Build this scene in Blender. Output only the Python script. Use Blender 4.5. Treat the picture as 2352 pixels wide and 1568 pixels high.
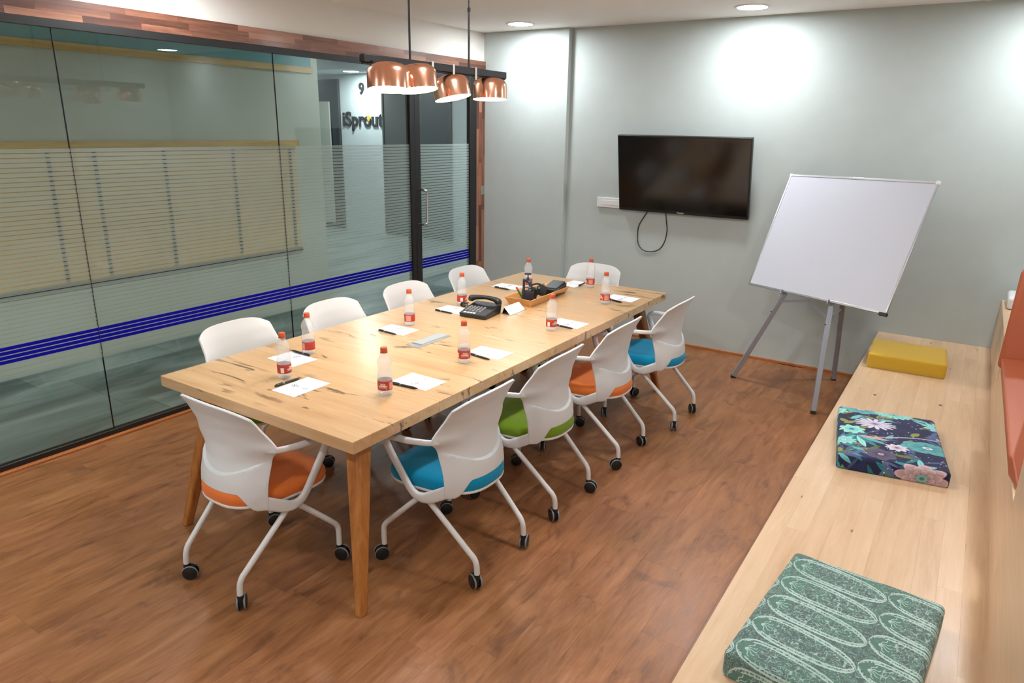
import bpy, math, random
import numpy as np
from mathutils import Vector, Matrix
random.seed(7)
for o in list(bpy.data.objects): bpy.data.objects.remove(o)
SC = bpy.context.scene
COL = SC.collection
H = 2.751; XG = -1.851; YB = 2.78; YP = 2.72; XP = -0.915
# ------------------------------------------------------------------ camera
cd = bpy.data.cameras.new('camera'); cam = bpy.data.objects.new('camera', cd); COL.objects.link(cam)
cam.location = (2.4137, -3.247, 1.8795)
cam.rotation_euler = (1.2758, -0.0182, 0.5821)
cd.sensor_width = 36; cd.lens = 1611.78 / 2352 * 36; cd.clip_start = .05
SC.camera = cam
# ------------------------------------------------------------------ world, exposure
w = bpy.data.worlds.new('world'); SC.world = w; w.use_nodes = True
w.node_tree.nodes['Background'].inputs[0].default_value = (.75, .85, .9, 1)
w.node_tree.nodes['Background'].inputs[1].default_value = .15
SC.view_settings.view_transform = 'Standard'; SC.view_settings.look = 'None'
SC.view_settings.exposure = 1.05; SC.view_settings.gamma = 1
SC.view_settings.use_curve_mapping = False
DOWN_L = 105.0      # radiance of the recessed ceiling lights
PEND_L = 38.0       # radiance of the warm pendant bulbs
HALL_L = 85.0       # radiance of the corridor lights

# ------------------------------------------------------------------ helpers
def lin(r, g, b):
    f = lambda c: (c/255/12.92 if c <= 10 else ((c/255+.055)/1.055)**2.4)
    return (f(r), f(g), f(b), 1)
class MB:
    def __init__(s): s.v = []; s.f = []; s.m = []; s.mi = 0
    def add(s, vs, fs):
        b = len(s.v); s.v += [tuple(v) for v in vs]
        for f in fs: s.f.append(tuple(i+b for i in f)); s.m.append(s.mi)
        return s
    def box(s, x0, x1, y0, y1, z0, z1):
        return s.add([(x0,y0,z0),(x1,y0,z0),(x1,y1,z0),(x0,y1,z0),(x0,y0,z1),(x1,y0,z1),(x1,y1,z1),(x0,y1,z1)],
                     [(3,2,1,0),(4,5,6,7),(0,1,5,4),(1,2,6,5),(2,3,7,6),(3,0,4,7)])
    def bar(s, a, b, w, h, up=(0,0,1)):
        a = Vector(a); b = Vector(b); t = (b-a).normalized(); u = Vector(up)
        n = t.cross(u)
        if n.length < 1e-4: n = t.cross(Vector((1,0,0)))
        n.normalize(); u = n.cross(t)
        vs = []
        for p in (a, b):
            for i, j in ((-1,-1),(1,-1),(1,1),(-1,1)): vs.append(p + n*i*w/2 + u*j*h/2)
        return s.add(vs, [(3,2,1,0),(4,5,6,7),(0,1,5,4),(1,2,6,5),(2,3,7,6),(3,0,4,7)])
    def tube(s, pts, r, n=10, cap=True):
        pts = [Vector(p) for p in pts]; rs = r if isinstance(r, (list, tuple)) else [r]*len(pts)
        vs = []; ref = None
        for i, p in enumerate(pts):
            t = (pts[min(i+1, len(pts)-1)] - pts[max(i-1, 0)]).normalized()
            if ref is None: ref = t.orthogonal().normalized()
            ref = (ref - t*ref.dot(t)).normalized(); q = t.cross(ref)
            for k in range(n):
                a = 2*math.pi*k/n; vs.append(p + (ref*math.cos(a)+q*math.sin(a))*rs[i])
        fs = [(i*n+k, i*n+(k+1)%n, (i+1)*n+(k+1)%n, (i+1)*n+k) for i in range(len(pts)-1) for k in range(n)]
        if cap: fs += [tuple(range(n-1,-1,-1)), tuple(range((len(pts)-1)*n, len(pts)*n))]
        return s.add(vs, fs)
    def lathe(s, prof, n=24, c=(0,0,0), caps=True):
        vs = []; fs = []
        for r, z in prof:
            for k in range(n):
                a = 2*math.pi*k/n; vs.append((c[0]+r*math.cos(a), c[1]+r*math.sin(a), c[2]+z))
        for i in range(len(prof)-1):
            for k in range(n): fs.append((i*n+k, i*n+(k+1)%n, (i+1)*n+(k+1)%n, (i+1)*n+k))
        if caps: fs += [tuple(range(n-1,-1,-1)), tuple(range((len(prof)-1)*n, len(prof)*n))]
        return s.add(vs, fs)
    def prism(s, poly, z0, z1):
        n = len(poly)
        return s.add([(x,y,z0) for x,y in poly]+[(x,y,z1) for x,y in poly],
                     [tuple(range(n-1,-1,-1)), tuple(range(n,2*n))]+[(i,(i+1)%n,n+(i+1)%n,n+i) for i in range(n)])
    def hull(s, bot, top):
        n = len(bot)
        return s.add(list(bot)+list(top), [tuple(range(n-1,-1,-1)), tuple(range(n,2*n))]+[(i,(i+1)%n,n+(i+1)%n,n+i) for i in range(n)])
    def xf(s, M):
        s.v = [tuple(M @ Vector(v)) for v in s.v]; return s
    def mesh(s, name, smooth=None):
        me = bpy.data.meshes.new(name); me.from_pydata(s.v, [], s.f)
        me.polygons.foreach_set('material_index', s.m); me.update()
        if smooth is not None:
            me.polygons.foreach_set('use_smooth', [True]*len(me.polygons))
            me.set_sharp_from_angle(angle=math.radians(smooth))
        return me
def spline(pts, n=6):
    P = [Vector(p) for p in pts]; out = []
    for i in range(len(P)-1):
        a = P[max(i-1,0)]; b = P[i]; c = P[i+1]; d = P[min(i+2, len(P)-1)]
        for k in range(n):
            t = k/n
            out.append(.5*((2*b)+(c-a)*t+(2*a-5*b+4*c-d)*t*t+(3*b-a-3*c+d)*t**3))
    out.append(P[-1]); return out
def ob(name, me, mats=None, parent=None, loc=None, rot=None, bevel=0, seg=2, smooth=35):
    if isinstance(me, MB): me = me.mesh(name, smooth)
    if mats is not None and len(me.materials) == 0:
        for m in (mats if isinstance(mats, (list, tuple)) else [mats]): me.materials.append(m)
    o = bpy.data.objects.new(name, me); COL.objects.link(o)
    if parent: o.parent = parent
    if loc is not None: o.location = loc
    if rot is not None: o.rotation_euler = rot
    if bevel:
        b = o.modifiers.new('bevel', 'BEVEL'); b.width = bevel; b.segments = seg; b.limit_method = 'ANGLE'; b.angle_limit = math.radians(40)
        b.harden_normals = False
    return o
def tag(o, label, cat, group=None):
    o['label'] = label; o['category'] = cat
    if group: o['group'] = group
    return o
def thing(name, label, cat, loc=(0,0,0), rz=0, group=None):
    o = bpy.data.objects.new(name, None); COL.objects.link(o); o.location = loc; o.rotation_euler = (0,0,rz)
    o.empty_display_size = .05
    return tag(o, label, cat, group)
def struct(o): o['kind'] = 'structure'; return o
def sempty(name, loc=(0,0,0)):
    o = bpy.data.objects.new(name, None); COL.objects.link(o); o.location = loc; o.empty_display_size = .05
    return struct(o)
def dup(root, loc=None, rz=None):
    c = root.copy(); COL.objects.link(c)
    if loc is not None: c.location = loc
    if rz is not None: c.rotation_euler = (0, 0, rz)
    for ch in list(root.children):
        a = ch.copy(); COL.objects.link(a); a.parent = c
        for g in list(ch.children):
            b = g.copy(); COL.objects.link(b); b.parent = a
    return c
def text_mb(txt, size, extrude=0.0, offset=0.0, align='CENTER', font_scale_x=1.0, spacing=1.0):
    cu = bpy.data.curves.new('t', 'FONT'); cu.body = txt; cu.size = size; cu.extrude = extrude; cu.offset = offset
    cu.align_x = align; cu.align_y = 'CENTER'; cu.space_character = spacing; cu.resolution_u = 3
    o = bpy.data.objects.new('t', cu); COL.objects.link(o)
    dg = bpy.context.evaluated_depsgraph_get(); dg.update()
    me = bpy.data.meshes.new_from_object(o.evaluated_get(dg))
    mb = MB(); mb.add([(v.co.x*font_scale_x, v.co.y, v.co.z) for v in me.vertices], [tuple(p.vertices) for p in me.polygons])
    bpy.data.objects.remove(o); bpy.data.curves.remove(cu); bpy.data.meshes.remove(me)
    return mb

# ------------------------------------------------------------------ materials
class NT:
    def __init__(s, name):
        s.m = bpy.data.materials.new(name); s.m.use_nodes = True; s.t = s.m.node_tree; s.t.nodes.clear()
        s.out = s.n('ShaderNodeOutputMaterial')
    def n(s, typ, **kw):
        nd = s.t.nodes.new(typ)
        for k, v in kw.items(): setattr(nd, k, v)
        return nd
    def set(s, sock, v):
        if hasattr(v, 'is_output'): s.t.links.new(v, sock)
        elif v is not None: sock.default_value = v
    def math(s, op, a, b=None, c=None, clamp=False):
        nd = s.n('ShaderNodeMath', operation=op, use_clamp=clamp); s.set(nd.inputs[0], a)
        if b is not None: s.set(nd.inputs[1], b)
        if c is not None: s.set(nd.inputs[2], c)
        return nd.outputs[0]
    def vmath(s, op, a, b):
        nd = s.n('ShaderNodeVectorMath', operation=op); s.set(nd.inputs[0], a); s.set(nd.inputs[1], b); return nd.outputs[0]
    def mix(s, f, a, b, blend='MIX'):
        nd = s.n('ShaderNodeMix', data_type='RGBA', blend_type=blend); s.set(nd.inputs[0], f); s.set(nd.inputs[6], a); s.set(nd.inputs[7], b)
        return nd.outputs[2]
    def ramp(s, f, stops):
        nd = s.n('ShaderNodeValToRGB'); s.set(nd.inputs[0], f); e = nd.color_ramp.elements
        while len(e) < len(stops): e.new(.5)
        for i, (p, c) in enumerate(stops):
            e[i].position = p; e[i].color = c if hasattr(c, '__len__') else (c, c, c, 1)
        return nd.outputs[0]
    def noise(s, vec, scale, detail=3, rough=.55, dist=0):
        nd = s.n('ShaderNodeTexNoise'); s.set(nd.inputs['Vector'], vec); nd.inputs['Scale'].default_value = scale
        nd.inputs['Detail'].default_value = detail; nd.inputs['Roughness'].default_value = rough; nd.inputs['Distortion'].default_value = dist
        return nd.outputs[0]
    def obj(s): return s.n('ShaderNodeTexCoord').outputs['Object']
    def pos(s): return s.n('ShaderNodeNewGeometry').outputs['Position']
    def rnd(s): return s.n('ShaderNodeObjectInfo').outputs['Random']
    def scale(s, v, sc):
        return s.vmath('MULTIPLY', v, sc)
    def bump(s, h, strength=.2, dist=.01):
        nd = s.n('ShaderNodeBump'); nd.inputs['Strength'].default_value = strength; nd.inputs['Distance'].default_value = dist
        s.set(nd.inputs['Height'], h); return nd.outputs[0]
    def pbr(s, col, rough=.5, metal=0, bump=None, spec=.5, coat=0, coatr=.1, emis=None, es=0, sheen=0):
        p = s.n('ShaderNodeBsdfPrincipled'); s.set(p.inputs['Base Color'], col); s.set(p.inputs['Roughness'], rough)
        s.set(p.inputs['Metallic'], metal); s.set(p.inputs['Specular IOR Level'], spec)
        s.set(p.inputs['Coat Weight'], coat); s.set(p.inputs['Coat Roughness'], coatr); s.set(p.inputs['Sheen Weight'], sheen)
        if bump is not None: s.set(p.inputs['Normal'], bump)
        if emis is not None: s.set(p.inputs['Emission Color'], emis); s.set(p.inputs['Emission Strength'], es)
        return p.outputs[0]
    def done(s, sh): s.t.links.new(sh, s.out.inputs[0]); return s.m
def plain(name, rgb, rough=.5, metal=0, spec=.5, coat=0, sheen=0, grain=0):
    t = NT(name); b = None
    if grain: b = t.bump(t.noise(t.obj(), grain, 2), .25, .002)
    return t.done(t.pbr(lin(*rgb), rough, metal, b, spec, coat, .1, sheen=sheen))
def emit(name, rgb, L):
    t = NT(name); e = t.n('ShaderNodeEmission'); e.inputs[0].default_value = rgb; e.inputs[1].default_value = L; return t.done(e.outputs[0])
def wood(name, stops, along='y', sc=1.0, rough=.35, spec=.5, coat=0, coatr=.12, var=.25, blotch=None, knot=0, crack=0, world=False, bump=.12, stretch=14):
    t = NT(name)
    v = t.pos() if world else t.obj()
    r = t.rnd()
    cv = t.n('ShaderNodeCombineXYZ'); t.set(cv.inputs[0], t.math('MULTIPLY', r, 31)); t.set(cv.inputs[1], t.math('MULTIPLY', r, 57)); t.set(cv.inputs[2], t.math('MULTIPLY', r, 13))
    v = t.vmath('ADD', v, cv.outputs[0])
    k = {'x': (1/stretch,1,1), 'y': (1,1/stretch,1), 'z': (1,1,1/stretch)}[along]
    vs = t.scale(v, k)
    g1 = t.noise(vs, 26*sc, 5, .62, .6)
    g2 = t.noise(vs, 130*sc, 3, .6)
    kb = {'x': (.3,1,1), 'y': (1,.3,1), 'z': (1,1,.3)}[along]
    bl = t.noise(t.scale(v, kb), 3.2*sc, 4, .6, .8)
    f = t.math('ADD', t.math('MULTIPLY', g1, .55), t.math('ADD', t.math('MULTIPLY', g2, .2), t.math('MULTIPLY', bl, .25)))
    f = t.math('ADD', f, t.math('MULTIPLY', t.math('SUBTRACT', r, .5), var))
    col = t.ramp(f, stops)
    if blotch:
        m = t.ramp(t.noise(t.scale(v, {'x':(.35,1,1),'y':(1,.35,1),'z':(1,1,.35)}[along]), 7*sc, 4, .65, 1.0), [(.52,0),(.72,1)])
        m2 = t.math('MULTIPLY', m, .75)
        col = t.mix(m2, col, blotch)
    if knot:
        vo = t.n('ShaderNodeTexVoronoi'); t.set(vo.inputs['Vector'], t.scale(v, {'x':(.6,1,.2),'y':(1,.6,.2),'z':(1,1,.6)}[along])); vo.inputs['Scale'].default_value = knot
        d = t.math('ADD', vo.outputs['Distance'], t.math('MULTIPLY', t.noise(v, 60, 2), .03))
        sel = t.math('GREATER_THAN', t.n('ShaderNodeSeparateColor').outputs[0], .5)
        sp = t.t.nodes[-2] if False else None
        sc2 = t.n('ShaderNodeSeparateColor'); t.set(sc2.inputs[0], vo.outputs['Color'])
        sel = t.math('GREATER_THAN', sc2.outputs[0], .6)
        km = t.math('MULTIPLY', t.ramp(d, [(.075,1),(.115,0)]), sel)
        col = t.mix(t.math('MULTIPLY', km, .85), col, lin(96,56,30))
    if crack:
        kc = {'x':(.24,1,1),'y':(1,.24,1),'z':(1,1,.24)}[along]
        c1 = t.noise(t.scale(v, kc), crack, 3, .55, 1.6)
        c2 = t.noise(v, 2.1, 2, .5)
        cm = t.math('MULTIPLY', t.ramp(c1, [(.61,0),(.645,1)]), t.ramp(c2, [(.47,0),(.56,1)]))
        col = t.mix(t.math('MULTIPLY', cm, .8), col, lin(72,48,30))
    bp = t.bump(g1, bump, .002)
    return t.done(t.pbr(col, rough, 0, bp, spec, coat, coatr))

M = {}
def S(*c): return lin(*c)
def floormat():
    t = NT('floor_wood'); r = t.rnd(); cv = t.n('ShaderNodeCombineXYZ'); t.set(cv.inputs[0], t.math('MULTIPLY', r, 31)); t.set(cv.inputs[1], t.math('MULTIPLY', r, 57))
    v = t.vmath('ADD', t.obj(), cv.outputs[0])
    g = t.noise(t.scale(v, (1,.12,1)), 22, 6, .68, 1.2); f = t.noise(t.scale(v, (1,.035,1)), 190, 3, .6); b = t.noise(t.scale(v, (1,.33,1)), 5, 5, .62, 1.4)
    x = t.math('ADD', t.math('MULTIPLY', g, .42), t.math('ADD', t.math('MULTIPLY', f, .22), t.math('MULTIPLY', b, .36)))
    col = t.ramp(x, [(.30,S(80,47,28)),(.42,S(120,76,46)),(.52,S(147,97,61)),(.62,S(166,115,77)),(.74,S(183,135,97))])
    w2 = t.noise(t.pos(), 1.3, 3, .6); col = t.mix(t.ramp(w2, [(.38,0),(.62,1)]), t.mix(.3, col, S(140,94,48)), t.mix(.25, col, S(148,94,66)))
    k = t.noise(t.scale(v, (1,.45,1)), 6.5, 4, .6, 1.5); col = t.mix(t.math('MULTIPLY', t.ramp(k, [(.55,0),(.72,1)]), .6), col, S(76,46,32))
    return t.done(t.pbr(col, t.ramp(g, [(.3,.30),(.7,.42)]), 0, t.bump(t.math('ADD', f, g), .10, .002), .45))
M['floor'] = floormat()
M['table'] = wood('table_wood', [(.25,S(164,116,74)),(.40,S(189,149,105)),(.58,S(203,167,124)),(.75,S(212,181,142))], 'x', .6, .30, .5, .5, .20, .06, None, 6.0, 11.0)
M['tleg'] = wood('table_leg_wood', [(.3,S(120,66,26)),(.5,S(160,98,44)),(.7,S(186,124,62))], 'z', 1.2, .35, .5, .2)
M['bench'] = wood('pine', [(.25,S(178,140,106)),(.42,S(198,163,128)),(.58,S(207,175,142)),(.75,S(215,187,159))], 'y', .9, .36, .45, .15, .2, .15, None, 8.0, 0)
M['pine_y'] = wood('pine_yellow', [(.3,S(186,148,84)),(.5,S(206,170,104)),(.7,S(220,188,126))], 'y', 1.0, .5, .4, knot=6)
M['walnut_y'] = wood('walnut_y', [(.25,S(74,44,34)),(.42,S(106,66,50)),(.6,S(142,94,72)),(.78,S(168,118,92))], 'y', 1.0, .35, .5, .2, .15, .5)
M['walnut_z'] = wood('walnut_z', [(.25,S(74,44,34)),(.42,S(106,66,50)),(.6,S(142,94,72)),(.78,S(168,118,92))], 'z', 1.0, .35, .5, .2, .15, .5)
M['skirt'] = wood('skirting', [(.3,S(150,84,40)),(.5,S(178,108,58)),(.7,S(196,128,74))], 'y', 1.2, .4)
M['tray'] = wood('tray_wood', [(.3,S(184,126,68)),(.5,S(206,150,88)),(.7,S(220,168,106))], 'y', 1.6, .45)
def wallmat(name, rgb, var=.06):
    t = NT(name); n = t.noise(t.pos(), 5, 4, .6); c = lin(*rgb)
    a = tuple(x*(1-var) for x in c[:3])+(1,); b = tuple(min(1, x*(1+var)) for x in c[:3])+(1,)
    col = t.mix(n, a, b); return t.done(t.pbr(col, .75, 0, t.bump(t.noise(t.pos(), 160, 2), .12, .002), .3))
M['sage'] = wallmat('sage_paint', (181,189,187))
M['white'] = wallmat('white_paint', (226,222,216), .02)
M['ceil'] = wallmat('ceiling_paint', (240,236,233), .02)
M['hall'] = wallmat('hall_paint', (190,192,180))
M['hallw'] = wallmat('hall_white', (206,212,214), .03)
M['teal'] = wallmat('teal_paint', (110,160,166))
M['kraft'] = wallmat('kraft_board', (208,172,118), .1)
M['black'] = plain('black_metal', (24,22,23), .4)
M['blackp'] = plain('black_plastic', (22,23,25), .38)
M['shell'] = plain('white_plastic', (212,212,213), .42, spec=.45)
M['tubew'] = plain('white_tube', (212,210,208), .35)
M['rim'] = plain('seat_pan_white', (222,218,212), .45)
M['greyp'] = plain('grey_plastic', (128,128,130), .5)
M['hub'] = plain('hub_grey', (126,118,114), .45)
M['steel'] = plain('steel', (205,205,205), .22, 1)
M['alu'] = plain('aluminium', (200,203,208), .32, .9)
M['easel'] = plain('easel_paint', (150,153,162), .38, .3)
M['copper'] = plain('copper', (246,186,158), .2, 1)
M['shade_in'] = plain('shade_lining', (240,236,228), .6)
M['tape'] = plain('tape', (205,198,190), .6)
M['paper'] = plain('paper', (218,218,224), .8, spec=.2)
M['ink'] = plain('ink', (50,50,54), .7, spec=.2)
M['inky'] = plain('ink_pale', (222,220,214), .7, spec=.2)
M['cap'] = plain('orange_cap', (196,84,46), .4)
M['lab_txt'] = plain('label_print', (238,214,200), .5)
M['lab_pale'] = plain('label_pale', (214,140,120), .5)
M['wboard'] = plain('whiteboard', (206,209,221), .10, spec=.5)
M['rust'] = plain('rust_leather', (168,84,50), .5, grain=60)
M['corner'] = plain('chipped_corner', (44,36,30), .6)
M['plate'] = plain('switch_plate', (226,226,226), .4)
M['green_ink'] = plain('marker_green', (30,110,56), .4)
M['red_ink'] = plain('marker_red', (206,60,60), .4)
M['navy'] = plain('tap_navy', (36,38,52), .35)
M['grey_lid'] = plain('port_lid', (184,186,188), .38, .5)
M['card'] = plain('card_white', (226,236,238), .35)
M['tan'] = plain('sticky_tan', (212,178,140), .6)
def fabric(name, rgb):
    t = NT(name); n = t.noise(t.obj(), 320, 2); c = lin(*rgb)
    col = t.mix(n, tuple(x*.82 for x in c[:3])+(1,), tuple(min(1,x*1.15) for x in c[:3])+(1,))
    return t.done(t.pbr(col, .9, 0, t.bump(n, .4, .001), .2, sheen=.15))
M['orange'] = fabric('fabric_orange', (218,114,50)); M['blue'] = fabric('fabric_turquoise', (0,132,172))
M['green'] = fabric('fabric_green', (112,142,30)); M['yellow'] = fabric('fabric_mustard', (196,158,52))
def label_mat():
    t = NT('bottle_label'); n = t.noise(t.obj(), 60, 2)
    return t.done(t.pbr(t.mix(n, lin(168,46,34), lin(186,60,44)), .45))
M['label'] = label_mat()
def glassmat(name, tint, refl=1.0, rough=0.0, ior=1.5):
    t = NT(name); tr = t.n('ShaderNodeBsdfTransparent'); tr.inputs[0].default_value = tint
    gl = t.n('ShaderNodeBsdfGlossy'); gl.inputs['Roughness'].default_value = rough
    fr = t.n('ShaderNodeFresnel'); bf = t.n('ShaderNodeNewGeometry').outputs['Backfacing']
    t.set(fr.inputs[0], t.math('ADD', ior, t.math('MULTIPLY', bf, 1/ior-ior)))
    mx = t.n('ShaderNodeMixShader'); t.set(mx.inputs[0], t.math('MULTIPLY', fr.outputs[0], refl, clamp=True)); t.set(mx.inputs[1], tr.outputs[0]); t.set(mx.inputs[2], gl.outputs[0])
    return t.done(mx.outputs[0])
M['glass'] = glassmat('clear_glass', (.93,.965,.95,1), 1.0)
def bottlemat():
    t = NT('clear_plastic'); tr = t.n('ShaderNodeBsdfTransparent'); tr.inputs[0].default_value = (.985,.99,.995,1)
    gl = t.n('ShaderNodeBsdfGlossy'); gl.inputs['Roughness'].default_value = .06
    wv = t.noise(t.scale(t.obj(), (30,30,90)), 1.0, 2); bp = t.bump(wv, .5, .006); t.set(gl.inputs['Normal'], bp)
    fr = t.n('ShaderNodeLayerWeight'); fr.inputs[0].default_value = .35; t.set(fr.inputs['Normal'], bp)
    df = t.n('ShaderNodeBsdfDiffuse'); df.inputs[0].default_value = (.9,.92,.95,1)
    m1 = t.n('ShaderNodeMixShader'); m1.inputs[0].default_value = .22; t.set(m1.inputs[1], tr.outputs[0]); t.set(m1.inputs[2], df.outputs[0])
    m2 = t.n('ShaderNodeMixShader'); t.set(m2.inputs[0], t.math('MULTIPLY', fr.outputs['Facing'], .40)); t.set(m2.inputs[1], m1.outputs[0]); t.set(m2.inputs[2], gl.outputs[0])
    return t.done(m2.outputs[0])
def watermat():
    t = NT('water'); tr = t.n('ShaderNodeBsdfTransparent'); tr.inputs[0].default_value = (.985,.99,.995,1); df = t.n('ShaderNodeBsdfDiffuse'); df.inputs[0].default_value = (.9,.93,.95,1)
    m = t.n('ShaderNodeMixShader'); m.inputs[0].default_value = .12; t.set(m.inputs[1], tr.outputs[0]); t.set(m.inputs[2], df.outputs[0]); return t.done(m.outputs[0])
M['bottle'] = bottlemat(); M['water'] = watermat()
def filmmat():
    # striped privacy film: frosted bands with thin clear gaps, a band of four blue stripes, then clear
    t = NT('privacy_film'); sp = t.n('ShaderNodeSeparateXYZ'); t.set(sp.inputs[0], t.pos()); z = sp.outputs[2]
    ph = t.math('FRACT', t.math('DIVIDE', t.math('SUBTRACT', 1.727, z), .0247))
    band = t.math('LESS_THAN', ph, .80)
    up = t.math('GREATER_THAN', z, .697)
    phb = t.math('FRACT', t.math('DIVIDE', t.math('SUBTRACT', .697, z), .0245))
    inb = t.math('MULTIPLY', t.math('GREATER_THAN', z, .599), t.math('SUBTRACT', 1, up))
    blue = t.math('MULTIPLY', inb, t.math('LESS_THAN', phb, .79))
    phl = t.math('FRACT', t.math('DIVIDE', t.math('SUBTRACT', .597, z), .030))
    low = t.math('MULTIPLY', t.math('LESS_THAN', z, .599), t.math('MULTIPLY', t.math('GREATER_THAN', z, .507), t.math('LESS_THAN', phl, .86)))
    frost = t.math('ADD', t.math('MULTIPLY', up, band), low, clamp=True)
    frost = t.math('ADD', frost, t.math('MULTIPLY', inb, t.math('SUBTRACT', 1, t.math('LESS_THAN', phb, .79))), clamp=True)
    tr = t.n('ShaderNodeBsdfTransparent'); tr.inputs[0].default_value = (.97,.97,.97,1)
    df = t.n('ShaderNodeBsdfDiffuse'); df.inputs[0].default_value = (.62,.70,.68,1)
    tl = t.n('ShaderNodeBsdfTranslucent'); tl.inputs[0].default_value = (.76,.86,.82,1)
    a = t.n('ShaderNodeMixShader'); a.inputs[0].default_value = .72; t.set(a.inputs[1], df.outputs[0]); t.set(a.inputs[2], tl.outputs[0])
    b = t.n('ShaderNodeMixShader'); b.inputs[0].default_value = .52; t.set(b.inputs[1], tr.outputs[0]); t.set(b.inputs[2], a.outputs[0])
    c = t.n('ShaderNodeMixShader'); t.set(c.inputs[0], frost); t.set(c.inputs[1], tr.outputs[0]); t.set(c.inputs[2], b.outputs[0])
    bd = t.n('ShaderNodeBsdfDiffuse'); bd.inputs[0].default_value = lin(26,22,150)
    d = t.n('ShaderNodeMixShader'); t.set(d.inputs[0], blue); t.set(d.inputs[1], c.outputs[0]); t.set(d.inputs[2], bd.outputs[0])
    return t.done(d.outputs[0])
M['film'] = filmmat()
def hallfloor():
    t = NT('hall_floor'); v = t.pos(); n = t.noise(t.scale(v, (1,.25,1)), 3.5, 5, .6, .6); n = t.math('ADD', n, t.math('MULTIPLY', t.math('SUBTRACT', t.rnd(), .5), .28))
    return t.done(t.pbr(t.ramp(n, [(.3,lin(84,96,96)),(.5,lin(122,136,134)),(.7,lin(160,170,166))]), .4))
M['hfloor'] = hallfloor()
def darkglass(name, rgb):
    t = NT(name); return t.done(t.pbr(lin(*rgb), .12))
M['dglass'] = darkglass('dark_glass', (54,62,68)); M['dglass2'] = darkglass('dark_glass_two', (70,72,72))
M['tv'] = plain('tv_screen', (10,8,8), .14, spec=.6)
M['down'] = emit('downlight_lens', (.92,.97,1,1), DOWN_L)
M['pend'] = emit('pendant_bulb', (1,.86,.70,1), PEND_L)
M['hall_l'] = emit('hall_light', (.88,.98,1,1), HALL_L)

# ------------------------------------------------------------------ the setting: floor with planks
floor = struct(ob('floor', MB().box(XG-.02, 3.7, -4.7, YB+.1, -.08, -.006), plain('floor_base', (60,38,24), .6)))
PW, PL = .19, 1.24
pm = MB().box(-PW/2+.0002, PW/2-.0002, -PL/2+.0002, PL/2-.0002, -.006, 0).mesh('plank'); pm.materials.append(M['floor'])
nx = 0; x = XG + PW/2 + .03
while x < 2.0:
    y = -3.6 + random.random()*PL
    while y - PL/2 < YB:
        a = max(y-PL/2, -4.6); b = min(y+PL/2, YB)
        if b - a > .05:
            if b-a > PL-.01: ob('plank', pm, None, floor, (x, y, 0))
            else: ob('plank', MB().box(-PW/2+.0002, PW/2-.0002, a-y+.0002, b-y-.0002, -.006, 0), M['floor'], floor, (x, y, 0))
        y += PL
    x += PW
ceiling = struct(ob('ceiling', MB().box(XG-.1, 3.7, -4.7, YB+.1, H, H+.1), M['ceil']))
struct(ob('wall_back', MB().box(XP, 3.7, YB, YB+.12, 0, H), M['sage']))
struct(ob('wall_pillar', MB().box(XG-.02, XP, YP, YB+.12, 0, H), M['sage'], bevel=.004))
struct(ob('wall_right', MB().box(3.6, 3.72, -4.7, YB, 0, H), M['sage']))
struct(ob('wall_front', MB().box(XG-.1, 3.7, -4.72, -4.6, 0, H), M['white']))
struct(ob('wall_left', MB().box(XG-.1, XG, -4.6, YP, 2.492, H), M['white']))
struct(ob('baseboard_back', MB().box(XP, 1.93, YB-.012, YB, 0, .022), M['skirt'], bevel=.002))
hdr = struct(ob('trim_1', MB().box(XG-.05, XG+.012, -4.6, YP, 2.386, 2.491), M['walnut_y']))       # wooden header faced with staves
for k in range(3):
    y = -2.6 + random.random()*.3
    while y < YP:
        L = random.uniform(.28, .62); b = min(y+L, YP)
        ob('stave', MB().box(0, .007, -(b-y)/2+.0002, (b-y)/2-.0002, 0, .0352), M['walnut_y'], hdr, (XG+.012, (y+b)/2, 2.386+.0354*k)); y = b
pst = struct(ob('trim_2', MB().box(XG-.05, XG+.006, 2.575, YP, 0, 2.385), M['walnut_z']))             # wooden post
for k in range(3):
    z = 0
    while z < 2.385:
        b = min(z+random.uniform(.25,.6), 2.385); ob('stave', MB().box(0, .006, 0, .0481, -(b-z)/2+.0002, (b-z)/2-.0002), M['walnut_z'], pst, (XG+.006, 2.575+.0483*k, (z+b)/2)); z = b
struct(ob('trim_3', MB().box(XG+.02, XG+.05, -4.6, 1.6, 0, .014), M['skirt'], bevel=.003))                 # floor strip
struct(ob('trim_4', MB().box(XG-.03, XG+.02, -4.6, 2.575, 2.345, 2.385), M['black']))                      # top channel
struct(ob('trim_5', MB().box(XG-.025, XG+.02, -4.6, 1.59, 0, .045), M['black'], bevel=.004))                # bottom channel
lk = ob('lock_plate', MB().box(XG+.012, XG+.016, 2.66, 2.715, 1.225, 1.315), M['steel'], bevel=.001); tag(lk, 'steel lock keeper plate set in the wooden door post', 'lock plate')
def pane(name, y0, y1, z0, z1):
    w_ = sempty(name, (XG, (y0+y1)/2, z0)); h = (y1-y0)/2
    ob('glass_pane', MB().box(-.005, .005, -h, h, 0, z1-z0), M['glass'], w_)
    f = MB().add([(.0056,-h,.45),(.0056,h,.45),(.0056,h,1.727-z0),(.0056,-h,1.727-z0)], [(0,1,2,3)])
    ob('privacy_film', f, M['film'], w_, smooth=None); return w_
E_ = .0018
for i, (a, b) in enumerate([(-4.1,-2.65),(-2.65,-1.225),(-1.225,.199),(.199,1.592)]):
    wn = pane('window_%d' % (i+1), a+E_, b-E_, .045, 2.345)
    ob('joint', MB().box(-.005, .005, (b-a)/2-E_, (b-a)/2+E_, 0, 2.3), M['black'], wn)
struct(ob('trim_6', MB().box(XG-.03, XG+.022, 1.592, 1.648, 0, 2.345), M['black'], bevel=.003))
door = sempty('door_1', (XG, 1.65, 0))
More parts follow.
